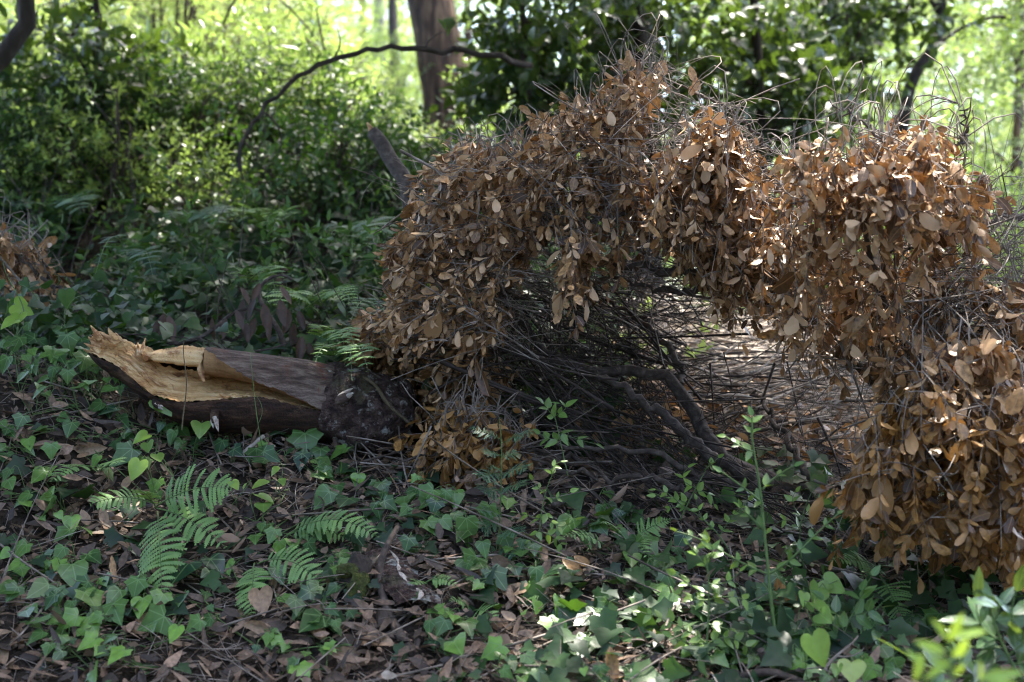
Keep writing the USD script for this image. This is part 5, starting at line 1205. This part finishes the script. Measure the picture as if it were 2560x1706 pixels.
# ferns on the slope behind the log
for k, (px, py, lab, fr, w) in enumerate([
    (660, 600, 'glowing yellow green fern in the shade of the slope', [(570, 560), (740, 548), (700, 590), (620, 540)], .11),
    (790, 800, 'pale fern frond arching behind the right part of the log', [(905, 790), (700, 765), (860, 760)], .10),
    (830, 890, 'fern with stacked narrow fronds just behind the log', [(790, 830), (870, 870), (900, 900)], .07),
    (850, 940, 'fern low behind the log beside the brown leaf curtain', [(800, 905), (930, 930), (890, 950)], .07),
    (960, 830, 'feathery fern between the log and the brown leaf curtain', [(880, 820), (1010, 805), (960, 850)], .08),
    (640, 740, 'light fern beside the withered brown plant', [(590, 715), (700, 730), (660, 700)], .07),
    (480, 590, 'shaded fern in the middle of the slope', [(430, 560), (560, 575), (520, 560)], .11),
    (150, 560, 'shaded fern on the slope at far left', [(60, 530), (220, 540), (160, 500)], .13),
    (330, 700, 'small fern on the slope above the splintered end', [(260, 690), (400, 700), (330, 660)], .08),
    (900, 640, 'blue green fern left of the snag base', [(830, 600), (960, 640), (900, 600)], .11)]):
    c = FP(px, py, .12)
    fern(lab, [(c + [0.01 * i, 0, 0], FP(x, y, .30) - np.array([0, .10, 0]), w, 12, .30, i % 2 == 0, (0, -.7, .7)) for i, (x, y) in enumerate(fr)], 420 + k, 'fern' if k in (0, 1, 2, 3, 5) else 'wattle')
# wattle seedling with feathery blue-green leaves
c = G(1250, 1400)
sd = c[1]
wp = lambda px, py, dy=0.0: P(px, py, sd + dy)
wt = thing('wattle_seedling', 'wattle seedling with feathery blue green leaves before the golden spray', 'seedling', c)
mb = MB(); mb.add(*tube(spline([c, wp(1252, 1250), wp(1254, 1120), wp(1248, 1045)], 16) - c, np.linspace(.0026, .001, 16), 5)); mb.build('stem', M['stem'], wt)
rng = np.random.default_rng(55)
for (ax, ay, bx, by, w) in ((1253, 1100, 1172, 1072, .028), (1253, 1110, 1340, 1080, .030), (1252, 1140, 1205, 1130, .026), (1252, 1145, 1300, 1135, .026), (1252, 1175, 1225, 1168, .026), (1252, 1185, 1195, 1195, .045), (1252, 1190, 1322, 1172, .045), (1252, 1225, 1210, 1232, .05), (1252, 1225, 1310, 1215, .045), (1252, 1290, 1190, 1275, .045), (1252, 1300, 1200, 1320, .045), (1252, 1330, 1300, 1335, .04), (1250, 1380, 1190, 1400, .045), (1251, 1370, 1310, 1390, .045)):
    pts, pin = frond(wp(ax, ay), wp(bx, by, rng.normal(-.03, .04)), rng, w, 12, .12, False, pinn=4, tooth=.10)
    mb = MB(); mb.add(*tube(pts - c, np.linspace(.001, .0005, len(pts)), 4)); fr = mb.build('leaf', M['stem'], wt)
    mb = MB()
    for V, Fc, A in pin:
        mb.add(V - c, Fc, A)
    mb.build('leaflets', M['wattle'], fr)


# ---- shoots with small opposite leaves
def shoot(label, stem, branches, leaf, mat='sprig', seed=1, d=None, name='leafy_shoot', cat='shoot', r=.002, proto=EGG, gap=.022, tone=(.2, 1), facing=(0, -.6, .7)):
    rng = np.random.default_rng(seed)
    g = G(*stem[0]); d = d or g[1]
    W_ = lambda p: P(p[0], p[1], d + (p[2] if len(p) > 2 else 0))
    o = W_(stem[0]) if d != g[1] else g
    t = thing(name, label, cat, o)
    main = spline([W_(p) for p in stem], 24); mb = MB(); mb.add(*tube(main - o, np.linspace(r, r * .5, 24), 6)); mb.build('stem', M['stem'], t)
    for bi, br in enumerate(branches):
        q = spline([W_(p) for p in br], 16)
        if len(br) > 2 or True:
            q = q + np.sin(np.linspace(0, np.pi, 16))[:, None] * rng.normal(scale=.006, size=3)
        ln = np.linalg.norm(np.diff(q, axis=0), axis=1).sum()
        bm, lf = MB(), MB()
        bm.add(*tube(q - o, np.linspace(r * .6, r * .3, 16), 4)); pb = bm.build('branch', M['stem'], t)
        n = max(3, int(ln / gap)); cs = CubicSpline(np.linspace(0, 1, 16), q)
        for u in np.linspace(.12, 1, n):
            b0, tg = cs(u), unit(cs(u, 1)); nr = unit(np.array(facing) + rng.normal(scale=.3, size=3)); sd_ = unit(np.cross(tg, nr))
            for s in (-1, 1) if u < .99 else (0,):
                dv = unit(sd_ * s + tg * .75 + rng.normal(scale=.15, size=3))
                VV, AA = proto.place(b0[None] - o, dv, nr, leaf * rng.uniform(.7, 1.15) * (1 - .25 * u), np.clip(rng.uniform(*tone), 0, 1), fold=.2, bend=rng.normal(-.1, .1), wid=rng.uniform(.85, 1.1))
                put(numbered(str(pb.GetPath()), 'leaf'), VV[0], proto.f, AA[0], M[mat])
    return t


shoot('tall green seedling stem with grey backed leaves at lower right', [(1957, 1665), (1935, 1560), (1922, 1440), (1908, 1300), (1897, 1200), (1885, 1130), (1878, 1070)],
      [[(1920, 1435), (1850, 1400), (1760, 1350), (1690, 1330)], [(1922, 1435), (1990, 1390), (2050, 1330), (2095, 1285)], [(1908, 1260), (1860, 1225), (1805, 1180)], [(1906, 1225), (1945, 1190), (1985, 1165)], [(1916, 1330), (1880, 1310), (1850, 1270)], [(1884, 1130), (1850, 1110), (1815, 1092)], [(1880, 1090), (1885, 1060), (1880, 1040)]], .034, 'sprig', 501, name='tall_seedling', cat='seedling', r=.0045, gap=.034, tone=(0, .6))
shoot('bushy light green shoot with many small leaves right of centre bottom', [(1762, 1700), (1770, 1560), (1772, 1480), (1765, 1390)],
      [[(1770, 1500), (1830, 1490), (1890, 1515)], [(1770, 1490), (1720, 1450), (1690, 1435)], [(1772, 1460), (1820, 1440), (1850, 1430)], [(1768, 1420), (1740, 1380), (1720, 1360)], [(1768, 1610), (1690, 1560), (1600, 1530)], [(1768, 1610), (1830, 1600), (1890, 1640)], [(1768, 1610), (1720, 1600), (1680, 1590)], [(1770, 1560), (1830, 1560), (1870, 1580)], [(1766, 1400), (1775, 1370), (1770, 1350)], [(1771, 1500), (1720, 1490), (1680, 1450)], [(1769, 1640), (1820, 1650), (1880, 1620)]], .034, 'sprig', 502, r=.0028, gap=.024, tone=(.45, 1))
shoot('small leaved shoot in the centre behind the dark ivy', [(1345, 1420), (1350, 1320), (1362, 1240), (1390, 1170)], [[(1352, 1320), (1320, 1350), (1290, 1390)], [(1352, 1330), (1390, 1350), (1400, 1420)], [(1355, 1300), (1310, 1290), (1290, 1280)], [(1362, 1240), (1390, 1245), (1425, 1230)], [(1365, 1230), (1345, 1215), (1330, 1200)], [(1358, 1270), (1400, 1310), (1440, 1300)], [(1380, 1190), (1392, 1165), (1402, 1155)], [(1350, 1340), (1330, 1370), (1360, 1420)]], .030, 'sprig', 503, gap=.02, tone=(.3, .9))
shoot('green shoot with paired leaves in front of the bare twig tangle', [(1420, 1190), (1400, 1100), (1385, 1030)], [[(1395, 1080), (1440, 1105), (1490, 1110)], [(1390, 1050), (1370, 1030), (1360, 1010)], [(1400, 1100), (1370, 1090), (1350, 1085)], [(1388, 1040), (1410, 1020), (1400, 1010)]], .045, 'sprig', 504, d=3.95, gap=.035, tone=(.15, .5))
shoot('light green shoot before the dark thick limb', [(1700, 1300), (1740, 1220), (1780, 1150)], [[(1740, 1220), (1700, 1195), (1720, 1170)], [(1760, 1180), (1780, 1160), (1795, 1145)], [(1720, 1260), (1680, 1240), (1640, 1240)], [(1735, 1230), (1770, 1230), (1785, 1260)]], .034, 'sprig', 505, d=3.8, gap=.026, tone=(.4, .9))
shoot('spreading shoot with pointed leaves left of the tall seedling', [(1840, 1420), (1790, 1330), (1700, 1260), (1620, 1230)], [[(1790, 1330), (1750, 1290), (1740, 1250)], [(1720, 1275), (1680, 1270), (1650, 1290)], [(1800, 1340), (1830, 1290), (1870, 1250)], [(1700, 1260), (1660, 1230), (1640, 1225)]], .030, 'sprig', 506, d=3.7, gap=.024, tone=(.2, .7))
shoot('leafy shoot between the tall seedling and the brown leaves', [(2010, 1420), (2000, 1330), (2030, 1230)], [[(2005, 1300), (1985, 1260), (1990, 1230)], [(2003, 1330), (1960, 1310), (1930, 1320)], [(2010, 1290), (2050, 1250), (2080, 1230)], [(2004, 1360), (1970, 1370), (1950, 1400)]], .032, 'sprig', 507, d=3.7, gap=.026, tone=(.1, .7))
shoot('shoot with broad pale leaves right of the heart shaped leaves', [(2090, 1650), (2120, 1560), (2160, 1480)], [[(2110, 1580), (2080, 1540), (2060, 1500)], [(2130, 1540), (2160, 1530), (2200, 1520)], [(2150, 1500), (2165, 1470), (2180, 1440)], [(2105, 1600), (2050, 1560), (2035, 1530)]], .055, 'heart', 508, gap=.05, tone=(.0, .4), proto=EGG)
# dark glossy shrub at the lower right corner
cs_ = G(2520, 1690)
shoot('glossy dark leaved shrub filling the bottom right corner', [(2600, 1760), (2520, 1640), (2470, 1500)], [[(2480, 1560), (2500, 1520), (2480, 1490)], [(2500, 1600), (2460, 1570), (2440, 1500)], [(2520, 1640), (2580, 1560), (2600, 1500)], [(2530, 1660), (2580, 1640), (2640, 1600)], [(2500, 1620), (2440, 1620), (2400, 1640)], [(2520, 1690), (2460, 1690), (2380, 1700)], [(2560, 1700), (2620, 1700), (2660, 1680)], [(2460, 1690), (2330, 1660), (2270, 1640)], [(2550, 1600), (2530, 1540), (2540, 1480)]], .095, 'glossy', 509, d=2.75, name='glossy_shrub', cat='shrub', r=.004, proto=BAY, gap=.055, tone=(0, .7))
# out of focus young plant close to the camera
yd = 1.75
yo = P(2380, 1720, yd); yo = np.array([yo[0], yd, float(ht(yo[0], yd))])
yt = thing('young_plant', 'blurred young plant with bright long leaves close to the camera', 'plant', yo)
zz = lambda x, y, dy=0.0: P(1900 + x / 3.565, 1300 + y / 3.565, yd + dy)
mb = MB(); mb.add(*tube(spline([yo, zz(1715, 1500), zz(1705, 1200), zz(1690, 1000)], 14) - yo, np.linspace(.0042, .0025, 14), 7)); mb.build('stem', M['stem'], yt); mb = MB(); mb.add(*tube(spline([yo, zz(1900, 1560, .05), zz(2000, 1430, .06)], 10) - yo, np.linspace(.003, .002, 10), 6)); mb.build('stem', M['stem'], yt); mb = MB(); mb.add(*tube(spline([yo, zz(1480, 1600, .05), zz(1430, 1300, .05)], 10) - yo, np.linspace(.003, .002, 10), 6)); mb.build('stem', M['stem'], yt)
for k, (x0, y0, x1, y1, w, tone, dy) in enumerate([(1690, 1090, 1800, 840, 90, 1, -.01), (1660, 1190, 1410, 1075, 100, 1, -.02), (1700, 1040, 2030, 965, 90, .95, .0), (1685, 1080, 1560, 890, 80, .4, .02), (1720, 1220, 1855, 1080, 105, .8, -.02), (1440, 1180, 1395, 1440, 100, .2, .05), (1690, 1240, 1480, 1420, 80, .3, .03), (1960, 1410, 2353, 1345, 110, .05, .06), (2000, 1430, 2330, 1470, 90, .1, .06), (1700, 1330, 1540, 1230, 80, .4, 0), (1705, 1380, 1830, 1300, 80, .5, .02), (1470, 1330, 1330, 1150, 80, .15, .06), (1950, 1440, 1990, 1270, 70, .7, .06)]):
    a_, e_ = zz(x0, y0, dy), zz(x1, y1, dy - .015); ln = np.linalg.norm(e_ - a_)
    VV, AA = BAY.place(a_[None] - yo, e_ - a_, unit(np.array([.1, -.75, .5]) + RNG.normal(scale=.2, size=3)), ln, tone, fold=.25, bend=-.18, wid=w / 3.565 / F * yd / ln / .38)
    put(numbered(str(yt.GetPath()), 'leaf'), VV[0], BAY.f, AA[0], M['young'])

# withered dark plant with hanging leaves behind the log
rng = np.random.default_rng(66)
c = G(690, 860); wd = 4.75
w_ = thing('withered_plant', 'withered plant with hanging dark brown leaves behind the log', 'dead plant', P(700, 880, wd))
o = P(700, 880, wd)
mb = MB(); mb.add(*tube(spline([P(700, 885, wd), P(680, 800, wd), P(650, 720, wd), P(690, 690, wd), P(730, 700, wd)], 20) - o, np.linspace(.012, .004, 20), 6, bump=.1)); mb.add(*tube(spline([P(680, 800, wd), P(620, 770, wd), P(560, 800, wd)], 12) - o, np.linspace(.006, .002, 12), 5)); mb.build('stem', M['limb'], w_)
for (px, py, ln, a) in ((610, 775, 70, .0), (640, 770, 75, -.2), (660, 790, 80, .1), (590, 800, 60, .3), (565, 820, 60, -.1), (700, 780, 80, .2), (720, 800, 75, -.2), (680, 820, 70, .0), (735, 840, 80, .1), (640, 820, 65, -.3), (755, 870, 75, -.1), (530, 820, 65, .2), (615, 830, 60, .1), (770, 880, 60, .3), (700, 740, 60, .5), (650, 730, 55, -.4), (410, 815, 80, 0), (420, 820, 80, .15), (400, 825, 70, -.15), (600, 740, 55, .4), (745, 800, 60, .3)):
    d = wd + rng.uniform(-.1, .1); b0 = P(px, py - ln * .4, d); dv = unit(np.array([math.sin(a), -.05, -math.cos(a)]))
    VV, AA = BAY.place(b0[None] - o, dv, unit(np.array([rng.normal(0, .6), -.9, .2])), ln / F * d * .92, rng.uniform(0, 1), fold=rng.uniform(.3, .9), bend=.1, wid=1.0)
    put(numbered(str(w_.GetPath()), 'leaf'), VV[0], BAY.f, AA[0], M['deadleaf'])

# sticks and bare stems
S_ = lambda *p: [P(a, b_, d) for a, b_, d in p]
branch_thing('dead_twig', 'dark forked twig lying along the slope above the log', S_((370, 860, 4.7), (450, 858, 4.7), (505, 842, 4.7), (560, 800, 4.75), (640, 772, 4.8)), .010, .004, parts=[(S_((495, 845, 4.7), (560, 872, 4.65), (640, 878, 4.62), (720, 858, 4.62)), .006, .003), (S_((500, 846, 4.7), (560, 885, 4.6), (610, 905, 4.58)), .005, .002)])
branch_thing('thin_stem', 'thin upright bare stem in front of the middle of the split log', S_((455, 1075, 4.0), (462, 1010, 4.0), (466, 950, 4.0), (459, 885, 4.0), (460, 850, 4.0)), .0022, .0012, 'vine', k=5, cat='stem')
branch_thing('green_tendril', 'green climbing tendril crossing the log left of its branch stub', S_((655, 1120, 4.0), (645, 1060, 4.0), (637, 1000, 4.0), (632, 950, 4.0), (625, 880, 4.05)), .0014, .0008, 'stem', k=4, cat='tendril', parts=[(S_((645, 1060, 4.0), (655, 1020, 4.0), (640, 990, 4.0)), .001, .0006)])
branch_thing('green_tendril', 'arching green tendril above the ivy left of the splintered end', S_((163, 820, 4.3), (168, 770, 4.3), (190, 745, 4.3), (225, 740, 4.3)), .0014, .0008, 'stem', k=4, cat='tendril')
branch_thing('green_tendril', 'pale green shoot rising at the left edge above the ivy', S_((60, 780, 4.3), (40, 730, 4.3), (18, 690, 4.3), (8, 655, 4.3)), .0022, .001, 'stem', k=4, cat='tendril', parts=[(S_((95, 750, 4.3), (75, 725, 4.3), (50, 712, 4.3)), .0014, .0008)])
gs = lambda *p: [FP(a, b_, l) for a, b_, l in p]
branch_thing('ground_stick', 'grey barked stick standing out of the litter beside the whitish bark', gs((1035, 1640, .02), (990, 1570, .02), (960, 1500, .03), (950, 1430, .05), (965, 1370, .08), (995, 1318, .10)), .013, .007, 'limb', k=8, bump=.2)
branch_thing('ground_stick', 'short grey stick leaning up to the foot of the log', gs((600, 1140, .02), (630, 1115, .04), (660, 1090, .07)), .007, .006, 'palestick')
branch_thing('ground_stick', 'dark twig along the ground right of the whitish bark', gs((1070, 1395, .02), (1100, 1410, .02), (1125, 1440, .02)), .006, .004, 'limb')
branch_thing('ground_stick', 'dark crooked stick at the bottom edge right of centre', gs((1840, 1700, .03), (1880, 1685, .05), (1935, 1682, .06), (1990, 1700, .05), (2040, 1705, .03)), .010, .007, 'limb', bump=.2)
branch_thing('ground_stick', 'short broken stump of a stick with pale tip at the bottom right', gs((1920, 1690, .02), (1912, 1660, .06), (1902, 1625, .10)), .009, .008, 'limb', bump=.2)
branch_thing('ground_stick', 'thin forked twig rising at the right above the heart shaped leaf', gs((2060, 1706, .04), (2080, 1650, .06), (2110, 1625, .08), (2145, 1590, .10)), .004, .002, 'twig', parts=[(gs((2090, 1640, .06), (2130, 1640, .07), (2160, 1620, .08)), .003, .001)])
branch_thing('ground_stick', 'brown stick lying across the litter left of the small middle fern', gs((545, 1378, .02), (600, 1376, .025), (660, 1376, .02), (680, 1385, .02)), .004, .003, 'vine')
branch_thing('ground_stick', 'dark stems under the large fern at left', gs((270, 1290, .03), (300, 1350, .03), (340, 1420, .03), (375, 1490, .03)), .006, .005, 'limb')
branch_thing('ground_stick', 'curved grey root-like stick in the shade right of the golden spray', gs((1380, 1260, .05), (1430, 1240, .06), (1480, 1230, .06), (1510, 1260, .04), (1560, 1290, .03)), .007, .005, 'limb')
branch_thing('ground_stick', 'thin dark twig pointing at the log from its right end', S_((870, 1165, 4.1), (930, 1148, 4.1), (1000, 1130, 4.12)), .005, .002, 'limb')
# mossy stump and flaking bark strip
def rock_like(name, label, cat, c, r3, mat, seed, amp=.35):
    import trimesh
    s_ = trimesh.creation.icosphere(4); v = np.array(s_.vertices)
    v = v * (1 + amp * (meshkit.fbm(v * 1.4 + seed, 4, seed) - .5) * 2 + .12 * (meshkit.noise(v * 6 + seed, seed) - .5))[:, None] * np.array(r3)
    return v, np.array(s_.faces)


c = G(885, 1500)
ms = thing('mossy_stump', 'rotten stump with green moss in the middle of the foreground', 'stump', c)
V, Fc = rock_like('', '', '', c, (.045, .045, .085), '', 3); mb = MB(); mb.add(V + [.0, .03, .015], Fc); mb.build('wood', M['darkbark'], ms)
V, Fc = rock_like('', '', '', c, (.028, .026, .05), '', 5, .5); mb = MB(); mb.add(V + [.012, -.005, .02], Fc); V, Fc = rock_like('', '', '', c, (.024, .02, .026), '', 9, .5); mb.add(V + [.015, -.01, -.05], Fc); V, Fc = rock_like('', '', '', c, (.03, .02, .02), '', 12, .5); mb.add(V + [-.015, .0, .07], Fc); mb.build('moss', M['moss'], ms)
c = G(1005, 1440)
bs = thing('bark_strip', 'flaking reddish bark strip with a whitish crust beside the grey stick', 'bark', c)
n_ = gnormal(c[0], c[1]); rows, rows2 = [], []
for u in np.linspace(0, 1, 30):
    a = FP(965 + 75 * u + 10 * math.sin(u * 9), 1385 + 130 * u, .035)
    rows.append([a + np.array([w * .055, 0, 0]) + n_ * (.016 * math.cos(w * 1.5)) for w in np.linspace(-1, 1, 14)])
    rows2.append([a + np.array([.010 + .012 * (meshkit.noise(np.array([u * 7, 0, 0.]), 3) - .5) + w * .013 * (.25 + 1.3 * float(meshkit.noise(np.array([u * 11, 3., 0]), 4))), 0, 0]) + n_ * (.019 - .012 * abs(w)) for w in np.linspace(-1, 1, 12)])
mb = MB(); V, Fc = grid_mesh(bumped(np.array(rows), .010, 18, 8)); mb.add(V - c, Fc); mb.build('bark', M['logend'], bs)
mb = MB(); V, Fc = grid_mesh(bumped(np.array(rows2), .007, 30, 9)); mb.add(V - c, Fc); mb.build('crust', M['whitewood'], bs)
# noticeable single dry leaves
for (px, py, sz, pr, a, lab, mt) in ((655, 1510, .062, HEART, .2, 'big curled tan leaf hanging at the drooping fern', 'fallen'), (1435, 1420, .05, OVAL, .6, 'rusty oval leaves lying by the centre fern', 'gold'), (1530, 1665, .085, BAY, .1, 'curled rust brown leaf standing at the bottom edge', 'brown'), (320, 1205, .045, OVAL, -.5, 'tan oval leaf caught above the big fern', 'fallen'),
                             (213, 1294, .05, OVAL, .5, 'upright brown oval leaf left of the big fern', 'fallen'), (260, 1290, .05, OVAL, .3, 'second upright brown oval leaf nearer the big fern', 'fallen'), (285, 1425, .075, LANCE, .2, 'upright curled orange brown leaf before the big fern', 'brown'), (1960, 1490, .06, OVAL, .1, 'rusty leaf cluster hanging between the heart shaped leaves', 'gold'),
                             (1270, 1540, .04, OVAL, 1.0, 'small round pale tan leaf right of the lacy fern', 'fallen'), (975, 1690, .04, EGG, 1.4, 'cream coloured leaf scrap at the bottom edge', 'palestick')):
    g = FP(px, py, .05); dv = np.array([math.sin(a), -.15, -math.cos(a)]); nr = np.array([.15, -.85, .45])
    x = thing('dry_leaf', lab, 'dry leaf', g)
    VV, AA = pr.place(-dv[None] * sz * .5, dv, nr, sz, .75, fold=.35, bend=.25, wid=1.0, side=.1)
    put(numbered(str(x.GetPath()), 'blade'), VV[0], pr.f, AA[0], M[mt])
    if 'cluster' in lab or 'leaves' in lab:
        for k in range(3):
            VV, AA = pr.place(-dv[None] * sz * .5 + RNG.normal(scale=.018, size=3), dv + RNG.normal(scale=.3, size=3), nr, sz, .6, fold=.35, bend=.2)
            put(numbered(str(x.GetPath()), 'blade'), VV[0], pr.f, AA[0], M[mt])
